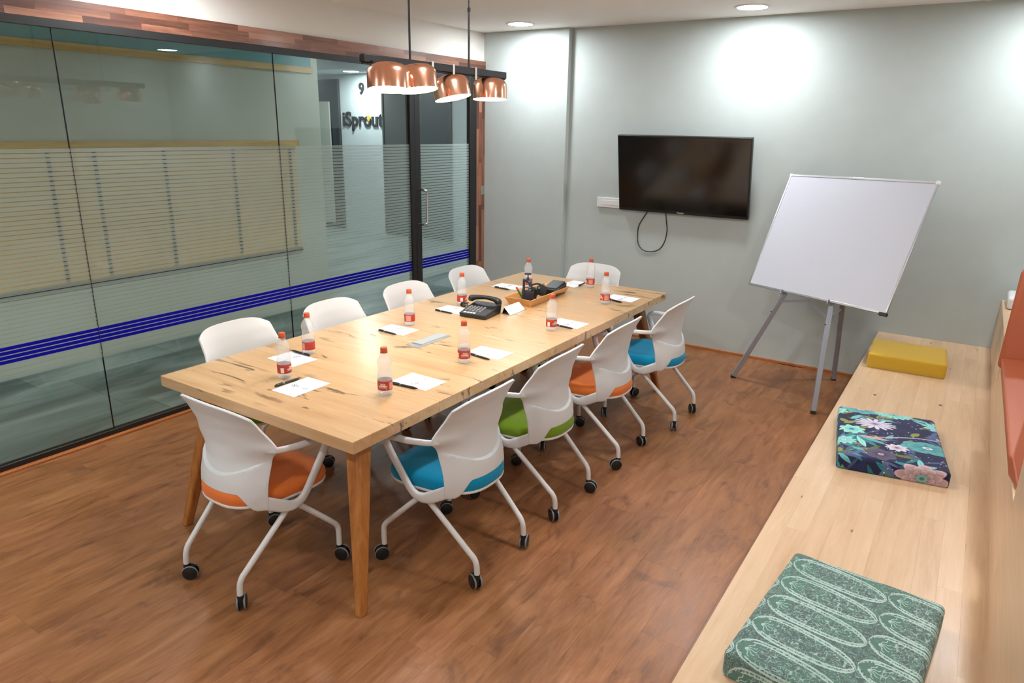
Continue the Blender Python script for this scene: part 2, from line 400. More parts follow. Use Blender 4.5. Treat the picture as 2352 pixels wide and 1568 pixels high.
fr = MB().box(-.022,.022, .0,.072, .01,2.34).box(-.022,.022, .812,.92, .01,2.34).box(-.022,.022,.072,.812,2.28,2.34).box(-.022,.022,.072,.812,.01,.08)
ob('door_frame', fr, M['black'], door, bevel=.003)
ob('glass_pane', MB().box(-.005,.005,.072,.812,.08,2.28), M['glass'], door)
ob('privacy_film', MB().add([(.0056,.072,.45),(.0056,.812,.45),(.0056,.812,1.727),(.0056,.072,1.727)], [(0,1,2,3)]), M['film'], door, smooth=None)
hp = spline([(.022,.055,1.335),(.06,.055,1.335),(.082,.06,1.325),(.085,.075,1.30),(.085,.075,1.06),(.082,.06,1.03),(.06,.055,1.022),(.022,.055,1.022)], 6)
ob('door_handle', MB().tube([(p.x, p.y, p.z) for p in hp], .011, 12), M['steel'], door)

# corridor and hall behind the glass
hf = struct(ob('floor_hall', MB().box(-9.5, XG-.03, -4.7, 8.5, -.08, -.006), M['hfloor']))
hx0 = XG-.03
for i in range(4):
    y = -3.4 - random.random()*1.2; wd = (hx0+3.5)/4
    while y < 4.6:
        L = random.uniform(1.0, 1.5); ob('plank', MB().box(-wd/2+.0012, wd/2-.0012, -L/2+.0012, L/2-.0012, -.006, 0), M['hfloor'], hf, (-3.5+wd*(i+.5), y+L/2, 0)); y += L
struct(ob('floor_hall_far', MB().box(-9.4, -3.5, -4.7, 6.2, -.006, 0), M['hfloor']))
struct(ob('ceiling_hall', MB().box(-9.5, XG-.1, -4.7, 8.5, 2.98, 3.05), M['hallw']))
struct(ob('wall_hall_side', MB().box(-3.62, -3.5, -4.7, 2.08, 0, 2.98), M['hall']))
struct(ob('wall_hall_upper', MB().box(-3.5, -3.49, -4.7, 1.99, 2.43, 2.98), M['teal']))
struct(ob('trim_7', MB().box(-3.5, -3.475, -4.7, 2.0, 2.375, 2.43), M['pine_y']))
nb = thing('notice_board', 'long kraft-coloured board with a pine top rail on the corridor wall', 'board', (-3.5, 0, 0))
ob('board_panel', MB().box(0, .02, -4.6, 1.71, .64, 1.66), M['kraft'], nb)
ob('top_rail', MB().box(0, .05, -4.6, 1.745, 1.665, 1.722), M['pine_y'], nb)
ob('bottom_shadow_strip', MB().box(0, .03, -4.6, 1.72, .60, .637), M['black'], nb)  # black strip stands in for the shadow line along the board's lower edge
for yy in (1.64, .98, .30, -.28, -.62, -1.3, -2.0):
    ob('batten', MB().box(.02, .03, yy-.012, yy+.012, .66, 1.64), plain('batten', (92,74,50), .6), nb)
struct(ob('wall_hall_end', MB().box(-9.5, -3.6, 6.2, 6.32, 0, 2.98), M['hallw']))
struct(ob('wall_hall_far', MB().box(-9.5, -9.4, -4.7, 6.2, 0, 2.98), M['hallw']))
struct(ob('wall_hall_return', MB().box(-3.62, XG-.12, 4.6, 4.72, 0, 2.98), M['hallw']))
struct(ob('wall_hall_back', MB().box(-9.5, XG-.1, -4.8, -4.7, 0, 2.98), M['hallw']))
struct(ob('wall_hall_room', MB().box(XG-.1, XG-.02, YP+.001, 4.6, 0, 2.98), M['hallw']))
struct(ob('trim_8', MB().box(-9.4, -3.6, 5.35, 6.2, 2.74, 2.98), M['hallw']))       # soffit
def hpanel(x0, x1, z1, m, nm):
    p = sempty(nm); ob('pane', MB().box(x0, x1, 6.17, 6.2, .02, z1), m, p); ob('frame', MB().box(x0, x0+.03, 6.15, 6.17, .02, z1).box(x1-.03, x1, 6.15, 6.17, .02, z1), M['dglass2'], p)
hpanel(-8.35, -7.52, 2.66, M['dglass'], 'window_6'); hpanel(-6.47, -5.88, 2.66, M['dglass2'], 'window_7'); hpanel(-5.86, -4.97, 2.66, M['dglass'], 'window_8')
struct(ob('wall_hall_panel', MB().box(-8.3, -7.74, 6.12, 6.15, .1, 2.28), M['hall']))
sg = thing('wall_sign', 'dark raised company lettering with a yellow accent on the hall wall', 'sign', (-6.965, 6.2, 1.97))
Rw = Matrix.Rotation(math.radians(90), 4, 'X')
def spans(mb): xs = [v[0] for v in mb.v]; return min(xs), max(xs)
tm = text_mb('iSprout', .34, .012, .006, spacing=1.0); a, b = spans(tm); k = .98/(b-a); tm.v = [(v[0]*k-(a+b)/2*k, v[1]*1.02, v[2]) for v in tm.v]; tm.xf(Rw)
ob('lettering', tm, M['ink'], sg, (0, -.013, 0), smooth=None)
ob('leaf', MB().prism([(.17,-.03),(.21,.05),(.16,.075),(.115,.03)], .0, .006).xf(Rw), plain('sign_yellow', (226,182,50), .5), sg, (0, -.028, 0))
n9 = text_mb('9', .26, .01, .006).xf(Rw); tag(ob('room_number', n9, M['ink'], None, (-6.965, 6.188, 2.485), smooth=None), 'dark raised numeral nine above the company lettering', 'number')
for i, (hx, hy, hz) in enumerate([(-6.75, 5.75, 2.739), (-2.7, -3.6, 2.979), (-2.7, 3.0, 2.979), (-5.2, 4.4, 2.979), (-7.6, 3.2, 2.979)]):  # second light is an unseen addition that brightens the dim corridor wall
    d = thing('hall_downlight', 'round ceiling light ' + ['in the soffit above the company lettering', 'added unseen in the corridor to brighten its wall', 'in the corridor just outside the glass door', 'in the hall between corridor and company lettering', 'deep in the hall beyond the corridor wall end'][i], 'ceiling light', (hx, hy, hz), 0, 'corridor lights')
    ob('lens', MB().lathe([(.0001,-.004),(.13,-.004),(.13,-.001)], 24, caps=False), M['hall_l'], d); ob('trim_ring', MB().lathe([(.13,-.005),(.15,-.005),(.15,0),(.13,0)], 24, caps=False), M['hallw'], d)

# ------------------------------------------------------------------ ceiling lights of the room
lens = MB().lathe([(.0001,-.006),(.105,-.006),(.108,-.001)], 32, caps=False).mesh('lens', 30); lens.materials.append(M['down'])
ring = MB().lathe([(.106,-.008),(.122,-.008),(.126,-.004),(.126,0),(.106,0)], 32, caps=False).mesh('ring', 30); ring.materials.append(M['ceil'])
for lx in (-1.19, .80, 2.8):
    for ly in (2.335, -.6, -3.5):
        lab = {(-1.19,2.335):'in front of the projecting wall pillar', (.80,2.335):'beside the wall between television and whiteboard', (2.8,2.335):'over the bench end with the mustard cushion',
               (-1.19,-.6):'over the glass-wall side of the table', (.80,-.6):'over the bench-side chairs', (2.8,-.6):'over the rust leather seat'}.get((lx,ly), 'at the room end opposite the television')
        lab = 'round recessed ceiling light ' + lab
        px, py = (-1.38, -.75) if (lx, ly) == (-1.19, -.6) else (lx, ly)
        d = thing('downlight', lab, 'ceiling light', (px, py, H), 0, 'recessed ceiling lights')
        ob('lens', lens, None, d); ob('trim_ring', ring, None, d)

# ------------------------------------------------------------------ wooden tiered bench on the right
BX0, BX1, BZ = 1.93, 2.67, .405
bench = thing('window_bench', 'long pale pine bench with a low back step along the side wall', 'bench', (0, 0, 0))
ob('front_panel', MB().box(BX0+.015, BX0+.033, -4.55, YB-.002, 0, BZ-.028), M['bench'], bench)
nb_ = 10; bw = (BX1-BX0)/nb_
for i in range(nb_):
    y = -4.55; off = random.random()*1.1
    cuts = [-4.55]
    c = -4.4+off
    while c < YB-.3: cuts.append(c); c += .7+random.random()*.9
    cuts.append(YB-.002)
    for a, b in zip(cuts[:-1], cuts[1:]):
        if b < -1.9: continue
        yc = (a+b)/2
        ob('board', MB().box(-bw/2+.00012, bw/2-.00012, a-yc+.00012, b-yc-.00012, -.028, 0), M['bench'], bench, (BX0+bw*(i+.5), yc, BZ))
ob('sub_frame', MB().box(BX0+.04, BX1, -4.5, YB-.01, .2, BZ-.03), M['bench'], bench)
ob('back_panel', MB().box(BX1, BX1+.02, -4.55, YB-.002, BZ-.2, .745), M['bench'], bench)
ob('raised_back', MB().box(BX1-.001, BX1+.022, -4.55, -.70, BZ-.2, 1.1), M['bench'], bench, bevel=.002)
ob('upper_step', MB().box(BX1, 3.59, -4.55, YB-.002, .745, .77), M['bench'], bench, bevel=.003)
# rust leather legless lounge seat on the upper step
rs = thing('floor_lounge_seat', 'rust-coloured leather legless lounge seat on the upper bench step', 'seat', (2.65, .1, .771))
def off(p): return (p[0]-2.65, p[1]-.1, p[2]-.771)
ob('seat_cushion', MB().hull([off(p) for p in [(2.66,-.50,.771),(2.685,-.63,.771),(2.76,-.55,.771),(3.1,.1,.771),(3.1,.80,.771),(2.648,.80,.771)]],
                             [off(p) for p in [(2.646,-.49,.85),(2.66,-.52,.855),(2.70,-.1,.86),(2.9,.2,.87),(3.05,.80,.88),(2.635,.80,.85)]]), M['rust'], rs, bevel=.012, seg=3)
ob('backrest', MB().hull([off(p) for p in [(2.625,.80,.79),(3.1,.80,.79),(3.1,.93,.79),(2.635,.93,.79)]], [off(p) for p in [(2.638,.86,1.28),(3.1,.86,1.32),(3.1,.98,1.32),(2.65,.98,1.28)]]), M['rust'], rs, bevel=.025, seg=3)
pk = MB().box(-.14,.14,-.15,.15,0,.085); tag(ob('wrapped_parcel', pk, plain('white_wrap', (222,222,220), .3, grain=40), None, (2.83, 2.58, .771), bevel=.02, seg=3), 'white plastic-wrapped parcel on the upper bench step beside the sage wall', 'parcel')

# ------------------------------------------------------------------ cushions with printed covers
def cushion(name, wx, wy, hz, r, n, paint, mat, label, loc, rot):
    us = np.linspace(-(wx/2+hz), wx/2+hz, n); vs = np.linspace(-(wy/2+hz), wy/2+hz, int(n*(wy+2*hz)/(wx+2*hz)))
    U, V = np.meshgrid(us, vs, indexing='ij')
    X = np.clip(U, -wx/2, wx/2); Y = np.clip(V, -wy/2, wy/2)
    o = np.maximum(np.abs(U)-wx/2, np.abs(V)-wy/2); Z = hz - np.maximum(o, 0)
    dome = .006*np.clip(1-(2*X/wx)**4, 0, 1)*np.clip(1-(2*Y/wy)**4, 0, 1)
    P = np.stack([X, Y, Z], -1); lo = np.array([-wx/2+r, -wy/2+r, r*.6]); hi = np.array([wx/2-r, wy/2-r, hz-r])
    Q = np.clip(P, lo, hi); D = P-Q; L = np.linalg.norm(D, axis=-1, keepdims=True); P = Q + D/np.maximum(L, 1e-6)*r
    P[..., 2] = np.maximum(P[..., 2], 0) + dome*(Z > hz-.001)
    a, b = U.shape; me = bpy.data.meshes.new(name)
    idx = np.arange(a*b).reshape(a, b)
    F = np.stack([idx[:-1,:-1], idx[1:,:-1], idx[1:,1:], idx[:-1,1:]], -1).reshape(-1, 4)
    me.from_pydata(P.reshape(-1,3).tolist(), [], F.tolist()); me.polygons.foreach_set('use_smooth', [True]*len(F))
    if paint:
        C = paint(U, V); ca = me.color_attributes.new('print', 'FLOAT_COLOR', 'POINT')
        C4 = np.concatenate([C, np.ones((a, b, 1))], -1).astype(np.float32).reshape(-1); ca.data.foreach_set('color', C4)
    me.update(); me.materials.append(mat)
    oo = ob(name, me, None, None, loc, (0, 0, rot)); return tag(oo, label, 'cushion', None)
def printmat(name):
    t = NT(name); a = t.n('ShaderNodeVertexColor'); a.layer_name = 'print'
    n = t.noise(t.obj(), 420, 2); return t.done(t.pbr(a.outputs[0], .85, 0, t.bump(n, .3, .001), .25, sheen=.1))
def rgb(*c): return np.array(lin(*c)[:3])
def sm(e0, e1, x): t = np.clip((x-e0)/(e1-e0), 0, 1); return t*t*(3-2*t)
def lay(C, m, c): return C*(1-m[..., None]) + c*m[..., None]
def vnoise(x, y, seed):
    rr = np.random.RandomState(seed).rand(64, 64); xi = np.floor(x).astype(int); yi = np.floor(y).astype(int); fx = x-xi; fy = y-yi
    fx = fx*fx*(3-2*fx); fy = fy*fy*(3-2*fy); g = lambda i, j: rr[(xi+i) % 64, (yi+j) % 64]
    return (g(0,0)*(1-fx)+g(1,0)*fx)*(1-fy)+(g(0,1)*(1-fx)+g(1,1)*fx)*fy
def flower(C, U, V, cx, cy, R, petals, c1, c2, c3, sq=1.0, rot=0, sharp=.35, layers=3):
    x = U-cx; y = (V-cy)/sq; ang = np.arctan2(y, x)+rot; d = np.hypot(x, y)
    for k in range(layers):
        Rk = R*(1-.27*k); pr = Rk*(1-sharp*(1-np.abs(np.cos(petals/2*(ang+k*.4)))))
        m = sm(pr, pr*.93, d); f = np.clip(d/Rk, 0, 1)[..., None]
        col = c1*(1-f)+c2*f; ve = (np.abs(np.sin(petals/2*(ang+k*.4))) > .96)[..., None]
        col = np.where(ve, col*.6, col)
        C = C*(1-m[..., None]) + col*m[..., None]
        e = m*sm(pr*.86, pr*.92, d)*.55; C = lay(C, e, c2*1.25)
    C = lay(C, sm(R*.2, R*.17, d), c3); C = lay(C, sm(R*.1, R*.08, d), c3*.4)
    return C
def leaf(C, U, V, cx, cy, L, W, rot, c):
    x = (U-cx)*math.cos(rot)+(V-cy)*math.sin(rot); y = -(U-cx)*math.sin(rot)+(V-cy)*math.cos(rot)
    t = np.clip(x/L, 0, 1); wv = W*np.sin(np.pi*t)**.8; m = ((x > 0) & (x < L)).astype(float)*sm(wv, wv*.8, np.abs(y))
    C = lay(C, m, c); return lay(C, m*sm(.0016, .0008, np.abs(y))*.7, c*.5)
def navy(U, V):
    U = U*.84; V = V*.86
    C = np.zeros(U.shape+(3,)) + rgb(30,34,66); n = vnoise(U*40, V*40, 1)
    C = lay(C, sm(.4,.8,n)*.5, rgb(40,48,92))
    rr = np.random.RandomState(5)
    teal, lt, mint, pk, wh, ol, sl = rgb(48,132,138), rgb(110,186,188), rgb(150,214,206), rgb(196,160,164), rgb(214,208,224), rgb(126,132,62), rgb(84,100,140)
    for i in range(44):
        cx, cy = rr.uniform(-.3,.3), rr.uniform(-.4,.4)
        for k in range(5): C = leaf(C, U, V, cx, cy, rr.uniform(.05,.10), rr.uniform(.006,.014), rr.uniform(0,6.28), [sl,teal,ol,lt,sl][k]*rr.uniform(.6,1.1))
    for i in range(420):
        cx, cy, q = rr.uniform(-.3,.3), rr.uniform(-.4,.4), rr.uniform(.0015,.004)
        if vnoise(np.array(cx*9+20), np.array(cy*9+20), 9) < .55: continue
        C = lay(C, sm(q, q*.7, np.hypot(U-cx, V-cy)), wh*.8)
    C = flower(C, U, V, -.10, .27, .085, 9, teal, lt*.8, wh, .75, 0, .18, 2)
    C = flower(C, U, V, .03, .26, .080, 16, teal, mint, lt, .7, .3, .25, 3)
    C = flower(C, U, V, -.05, .10, .085, 15, rgb(150,140,176), wh, rgb(150,140,170), .75, .2, .5, 3)
    C = flower(C, U, V, .20, .18, .070, 11, teal, mint, pk, .8, 1, .4, 3)
    C = flower(C, U, V, -.14, .0, .055, 8, lt, mint, teal, .9, .5, .35, 2)
    for k in range(7): C = leaf(C, U, V, -.12, -.06, .12, .014, -2.6+k*.42, [teal,lt,teal*.8,mint,teal,lt*.8,pk][k])
    C = flower(C, U, V, .13, -.08, .10, 7, teal*1.1, lt*.7, wh, .6, .2, .12, 2)
    C = flower(C, U, V, .18, .04, .05, 8, rgb(60,74,120), sl, wh, .8, 0, .3, 2)
    C = flower(C, U, V, -.04, -.22, .058, 6, rgb(56,54,76), rgb(92,84,110), pk, .9, .4, .2, 2)
    C = flower(C, U, V, .10, -.325, .095, 8, rgb(60,104,104), pk, rgb(110,170,160), .8, .1, .28, 3)
    C = flower(C, U, V, .27, -.20, .06, 7, ol*.7, wh, teal, .9, .4, .3, 2)
    C = flower(C, U, V, -.26, .12, .06, 9, teal, lt, wh, .9, .4, .3, 2); C = flower(C, U, V, -.2, -.37, .06, 7, teal*.7, teal, ol, .9, .4, .3, 2)
    C = flower(C, U, V, -.17, -.13, .05, 10, teal, mint, wh, .85, .3, .35, 3); C = flower(C, U, V, .02, -.13, .045, 9, pk*.8, wh, teal, .8, .1, .4, 2); C = flower(C, U, V, -.20, .22, .05, 8, lt, mint, pk, .8, .2, .3, 2)
    for (x, y, r) in [(-.17,.06,.7),(-.15,.07,2.2),(-.2,-.2,-1.2),(.03,.20,3.0),(.08,.02,1.0),(.29,-.30,.9),(.27,-.33,2.0)]: C = leaf(C, U, V, x, y, .06, .014, r, ol*1.2)
    yy = -.03+.05*np.sin(U*9); C = lay(C, sm(.004,.002,np.abs(V-yy))*((U > -.06) & (U < .18)), wh*.8)
    return C
def paisley(U, V):
    dk, md, ltc = rgb(80,96,94), rgb(86,120,108), rgb(172,196,188)
    C = np.zeros(U.shape+(3,)) + dk
    n1 = vnoise(U*150, V*150, 3); n2 = vnoise(U*260+9, V*260, 4)
    spk = sm(.05,.0,np.abs(n1-.5))*.75; C = lay(C, sm(.45,.62,vnoise(U*90, V*90, 11))*.7, md)
    C = lay(C, spk, ltc); C = lay(C, sm(.04,.0,np.abs(n2-.5))*.45, ltc)
    px, py = .29, .127
    u = U + .06; row = np.floor((V+.6)/py); vv = (V+.6) - (row+.5)*py
    wob = .004*np.sin(V*60+U*70)
    for sgn in (0,):
        colm = np.floor((u+1.02)/px); uu = (u+1.02) - (colm+.5)*px
        vv2 = vv + .10*uu + np.where(colm % 2 == 0, 0, .0)
        e = np.sqrt(((uu)/(px*.5))**2*.9 + ((vv2)/(py*.47))**2)
        t = uu/(px*.5); hw = py*.47*np.sqrt(np.clip(1-np.abs(t)**3.2, 0, 1))*(1-.12*t)
        d = np.abs(vv2) - hw
        jag = .0016*(vnoise(U*500, V*500, 6)-.5)*2
        ring1 = sm(.0042,.0026,np.abs(d+.004+jag)); ring2 = sm(.0032,.0018,np.abs(d+.0165+jag))*(t > -.75)
        inner = ((d < -.016) & (t < -.55)).astype(float)
        C = lay(C, inner*.85, md*.95)
        cellv = sm(.07,.0,np.abs(vnoise(U*95+3, V*95, 8)-.5)); C = lay(C, ((d < -.018)&(t > -.6))*cellv*.85, ltc*.95)
        for k in range(5):
            aa = -1.0+k*.5; bx = -.82*px*.5; lx = (uu-bx)*math.cos(aa)+vv2*math.sin(aa); ly = -(uu-bx)*math.sin(aa)+vv2*math.cos(aa)
            C = lay(C, ((lx > 0) & (lx < .034))*sm(.0016,.0008,np.abs(ly+.002*np.sin(lx*300)))*(d < -.014), ltc)
        C = lay(C, ring1, ltc); C = lay(C, ring2, ltc)
        dots = sm(.35,.6,vnoise(t*60, row*3+colm, 12))*((d > -.014)&(d < -.008)); C = lay(C, dots*.7, ltc)
    C = lay(C, sm(.4,.75,vnoise(U*7, V*7, 13))*.18, rgb(84,128,108))
    return C
PM = printmat('printed_cover')
cushion('seat_cushion', .46, .64, .085, .02, 420, paisley, PM, 'sage green cushion with pale paisley loops on the pine bench', (2.29, -1.245, BZ), math.radians(-5.2))
cushion('seat_cushion', .455, .66, .072, .018, 320, navy, PM, 'navy cushion with teal and pink flower print on the pine bench', (2.245, .405, BZ), math.radians(9))
cushion('seat_cushion', .455, .42, .095, .014, 40, None, M['yellow'], 'plain mustard yellow cushion on the bench end by the sage wall', (2.19, 1.975, BZ), math.radians(3))

# ------------------------------------------------------------------ meeting table
TW, TL, TZ = 1.2473, 3.1346, .75
table = thing('meeting_table', 'long pale wooden meeting table with cracked plank top and tapered legs', 'table', (0, 0, 0))
cuts = [-TL/2]; widths = [.51,.46,.47,.48,.56,.655]
for q in widths: cuts.append(cuts[-1]+q*TL/sum(widths))
for a, b in zip(cuts[:-1], cuts[1:]):
    yc = (a+b)/2; ob('plank', MB().box(-TW/2, TW/2, a-yc+.0004, b-yc-.0004, -.05, random.uniform(-.0002,.0002)), M['table'], table, (0, yc, TZ), bevel=.0012, seg=1)
for s in (-1, 1):
    ob('apron', MB().box(s*(TW/2-.23)-.012, s*(TW/2-.23)+.012, -TL/2+.26, TL/2-.26, TZ-.11, TZ-.05), M['tleg'], table)
    ob('apron', MB().box(-TW/2+.23, TW/2-.23, s*(TL/2-.25)-.012, s*(TL/2-.25)+.012, TZ-.11, TZ-.05), M['tleg'], table)
    for q in (-1, 1):
        def sq(cx, cy, h, z):
            k = h*.72; return [(cx-h,cy-k,z),(cx-k,cy-h,z),(cx+k,cy-h,z),(cx+h,cy-k,z),(cx+h,cy+k,z),(cx+k,cy+h,z),(cx-k,cy+h,z),(cx-h,cy+k,z)]
        ob('leg', MB().hull(sq(.628 if s > 0 else -.547, -1.573 if q < 0 else 1.527, .020, 0), sq(.5*s if s > 0 else -.43, -1.42 if q < 0 else (1.32 if s > 0 else 1.41), .042, TZ-.05)), M['tleg'], table, bevel=.004)
port = thing('cable_port', 'grey metal cable port lid lying flush in the tabletop', 'cable port', (.01, -.39, TZ))
ob('plate', MB().box(-.047,.047,-.138,.138,0,.004), M['alu'], port, bevel=.001); ob('lid', MB().box(-.036,.038,-.10,.132,.004,.007), M['grey_lid'], port, bevel=.001)
ob('slot', MB().box(.030,.033,-.1,.12,.007,.0074).box(-.036,.033,-.1,-.097,.007,.0074), M['black'], port)

# ------------------------------------------------------------------ chairs
def interp(z, tab):
    zs = [a for a, _ in tab]; return float(np.interp(z, zs, [b for _, b in tab]))
HW = [(.38,.200),(.42,.204),(.48,.206),(.54,.206),(.59,.209),(.612,.216),(.63,.229),(.645,.249),(.655,.258),(.665,.255),(.68,.245),(.70,.236),(.73,.229),(.78,.224),(.85,.216)]
YC = [(.38,-.148),(.45,-.152),(.5,-.146),(.58,-.128),(.65,-.124),(.72,-.136),(.78,-.153),(.85,-.184)]
WR = [(.38,.085),(.5,.085),(.6,.09),(.68,.085),(.75,.055),(.85,.024)]
def smooth1(z, tab): return sum(interp(z+d, tab) for d in (-.012,-.006,0,.006,.012))/5
def shell_xy(u, z):
    au = abs(u); return u*smooth1(z, HW), smooth1(z, YC) + smooth1(z, WR)*au**2.3
def make_shell():
    nu, nlo, nup = 40, 14, 48; vs = []; mb = MB()
    for j in range(nlo+nup+2):
        for i in range(nu+1):
            u = -1+2*i/nu; au = abs(u)
            zb = .462 - .074*float(sm(.54, .86, np.float64(au)))
            zt = .845 - .034*au**5 - .008*au**2
            zc = .528 + .080*au**2
            lo = j <= nlo
            z = zb + (zc-.0035-zb)*j/nlo if lo else zc+.0035 + (zt-zc-.0035)*(j-nlo-1)/nup
            x, y = shell_xy(u, z)
            if lo: y -= .013*(1-float(sm(.70, .98, np.float64(au))))
            vs.append((x, y, z))
    nv = nlo+nup+1
    fs = [(j*(nu+1)+i, j*(nu+1)+i+1, (j+1)*(nu+1)+i+1, (j+1)*(nu+1)+i) for j in range(nv) for i in range(nu)]
    mb.add(vs, fs); return mb.mesh('back_shell', 50)
def make_arm(s):
    def sp(u, z):
        x, y = shell_xy(u, z); x2, y2 = shell_xy(u-.03, z); t_ = Vector((x-x2, y-y2, 0)).normalized(); return (x, y, z), (t_.y, -t_.x)
    A = [(sp(.70,.654), .024, .005), (sp(.86,.655), .026, .007), (sp(.985,.655), .026, .011)]
    Fr = [((.270,.020,.652),(.93,-.36),.027,.017), ((.276,.075,.648),(1,-.05),.027,.024), ((.277,.130,.646),(1,0),.027,.026), ((.276,.168,.640),(1,0),.029,.026), ((.274,.187,.618),(1,0),.034,.024),
          ((.268,.170,.570),(1,0),.034,.022), ((.258,.122,.485),(1,0),.034,.022), ((.250,.085,.420),(1,0),.035,.022), ((.245,.055,.391),(1,-.05),.038,.022), ((.238,.020,.383),(1,-.15),.046,.021), ((.227,-.018,.393),(.86,-.5),.058,.016)]
    B = [(sp(.975,.418), .060, .0105), (sp(.88,.430), .056, .0080), (sp(.76,.452), .036, .005)]
    P = [a[0][0] for a in A]+[f[0] for f in Fr]+[b[0][0] for b in B]; N = [a[0][1] for a in A]+[f[1] for f in Fr]+[b[0][1] for b in B]
    W = [a[1] for a in A]+[f[2] for f in Fr]+[b[1] for b in B]; T_ = [a[2] for a in A]+[f[3] for f in Fr]+[b[2] for b in B]
    n = 5; path = spline(P, n); sub = lambda A: [float(np.interp(i/n, range(len(A)), A)) for i in range(len(path))]
    ws, ts, nx, ny = sub(W), sub(T_), sub([q[0] for q in N]), sub([q[1] for q in N])
    vs = []; K = 12
    for i, p in enumerate(path):
        t = (path[min(i+1, len(path)-1)]-path[max(i-1, 0)]).normalized(); nn = Vector((nx[i], ny[i], 0)); nn = (nn-t*nn.dot(t)).normalized(); b = t.cross(nn)
        for k in range(K):
            a = 2*math.pi*k/K; ca, sa = math.cos(a), math.sin(a)
            ca = math.copysign(abs(ca)**.7, ca); sa = math.copysign(abs(sa)**.7, sa)
            q = p + nn*(ca*ts[i]/2) + b*(sa*ws[i]/2); vs.append((q.x*s, q.y, q.z))
    fs = [(i*K+k, i*K+(k+1) % K, (i+1)*K+(k+1) % K, (i+1)*K+k) for i in range(len(path)-1) for k in range(K)] + [tuple(range(K-1,-1,-1)), tuple(range((len(path)-1)*K, len(path)*K))]
    if s < 0: fs = [tuple(reversed(f)) for f in fs]
    return MB().add(vs, fs).mesh('armrest', 60)
def seat_outline(k, n=48):
    out = []
    for i in range(n):
        a = 2*math.pi*i/n; c, s_ = math.cos(a), math.sin(a)
        y = (.255 if s_ > 0 else .195)*math.copysign(abs(s_)**(.55 if s_ > 0 else .8), s_)
        hw = .215 + .12*y
        hw = min(hw, .184 + max(0, y+.12)*.35) if y < .1 else hw
        x = hw*math.copysign(abs(c)**(.5 if s_ > 0 else .72), c)
        out.append((x*k, .02+(y)*k))
    return out
def ringstack(levels, n=48):
    mb = MB(); vs = []
    for k, z in levels: vs += [(x, y, z) for x, y in seat_outline(k, n)]
    fs = [tuple(range(n-1,-1,-1))]
    for l in range(len(levels)-1): fs += [(l*n+i, l*n+(i+1) % n, (l+1)*n+(i+1) % n, (l+1)*n+i) for i in range(n)]
    fs.append(tuple(range((len(levels)-1)*n, len(levels)*n))); return mb.add(vs, fs)
me_shell = make_shell(); me_shell.materials.append(M['shell'])
me_arm = {s: make_arm(s) for s in (-1, 1)}
for m in me_arm.values(): m.materials.append(M['shell'])
me_pan = ringstack([(.90,.395),(.985,.400),(1.0,.408),(.99,.412)]).mesh('seat_pan', 50); me_pan.materials.append(M['rim'])
def pad_mesh(c):
    m = ringstack([(.985,.412),(1.004,.428),(1.0,.445),(.975,.459),(.92,.468),(.78,.473),(.5,.470),(.2,.468)]).mesh('seat_pad', 60); m.materials.append(M[c]); return m
me_pad = {c: pad_mesh(c) for c in ('orange','blue','green')}
def leg_mesh(s, front):
    P = [(.215*s,.05,.372),(.222*s,.10,.325),(.232*s,.215,.212),(.2345*s,.245,.18),(.236*s,.256,.15),(.236*s,.256,.07)] if front else [(.212*s,.03,.372),(.206*s,-.02,.325),(.190*s,-.175,.178),(.186*s,-.205,.148),(.184*s,-.218,.118),(.184*s,-.222,.07)]
    m = MB().tube(spline(P, 5), .0125, 12).mesh('leg', 60); m.materials.append(M['tubew']); return m
me_leg = {(s, f): leg_mesh(s, f) for s in (-1, 1) for f in (0, 1)}
me_axle = MB().tube([(-.222,.035,.378),(.222,.035,.378)], .011, 12).tube([(-.12,.035,.378),(-.12,.035,.398)], .02, 10).tube([(.12,.035,.378),(.12,.035,.398)], .02, 10).mesh('axle', 50); me_axle.materials.append(M['hub'])
me_hub = MB().tube([(-.012,0,0),(.012,0,0)], .021, 18).mesh('hub', 50); me_hub.materials.append(M['hub'])
# caster: fork + two wheels, local origin at the stem top, trailing along -y
me_fork = MB().tube([(0,0,.0),(0,0,-.018)], .0135, 12).box(-.0065,.0065,-.036,.010,-.052,-.012).tube([(-.02,-.014,-.041),(.02,-.014,-.041)], .008, 10).mesh('caster', 50); me_fork.materials.append(M['blackp'])
wm = MB()
wm.tube([(.008,0,0),(.018,0,0)], .0312, 20); wm.mi = 1
wm.tube([(.0105,0,0),(.0115,0,0),(.0165,0,0),(.0182,0,0)], [.0312,.0332,.0332,.0312], 20, cap=False); wm.mi = 0
wm.tube([(.018,0,0),(.0205,0,0)], [.0285,.024], 20)
me_wheel = wm.mesh('wheel', 40); me_wheel.materials.append(M['blackp']); me_wheel.materials.append(M['greyp'])
def make_chair():
    c = thing('office_chair', 'x', 'chair', group='white shell chairs around the table')
    sh = ob('back_shell', me_shell, None, c); so = sh.modifiers.new('thick', 'SOLIDIFY'); so.thickness = .011; so.offset = 0
    bv = sh.modifiers.new('bevel', 'BEVEL'); bv.width = .0045; bv.segments = 2; bv.limit_method = 'ANGLE'; bv.angle_limit = math.radians(60)
    for s in (-1, 1): ob('armrest', me_arm[s], None, c)
    ob('seat_pan', me_pan, None, c); ob('seat_pad', me_pad['orange'], None, c); ob('axle', me_axle, None, c)
    for s in (-1, 1): ob('pivot_hub', me_hub, None, c, (.224*s, .042, .374))
    for (s, f), m in me_leg.items(): ob('leg', m, None, c)
    for s in (-1, 1):
        for f in (0, 1):
            k = ob('caster', me_fork, None, c, (.236*s, .256, .0744) if f else (.184*s, -.222, .0744), (0, 0, 0))
            ob('wheel', me_wheel, None, k, (0, -.014, -.041)); ob('wheel', me_wheel, None, k, (0, -.014, -.041), (0, 0, math.pi))
    return c
proto = make_chair()
R90 = math.pi/2
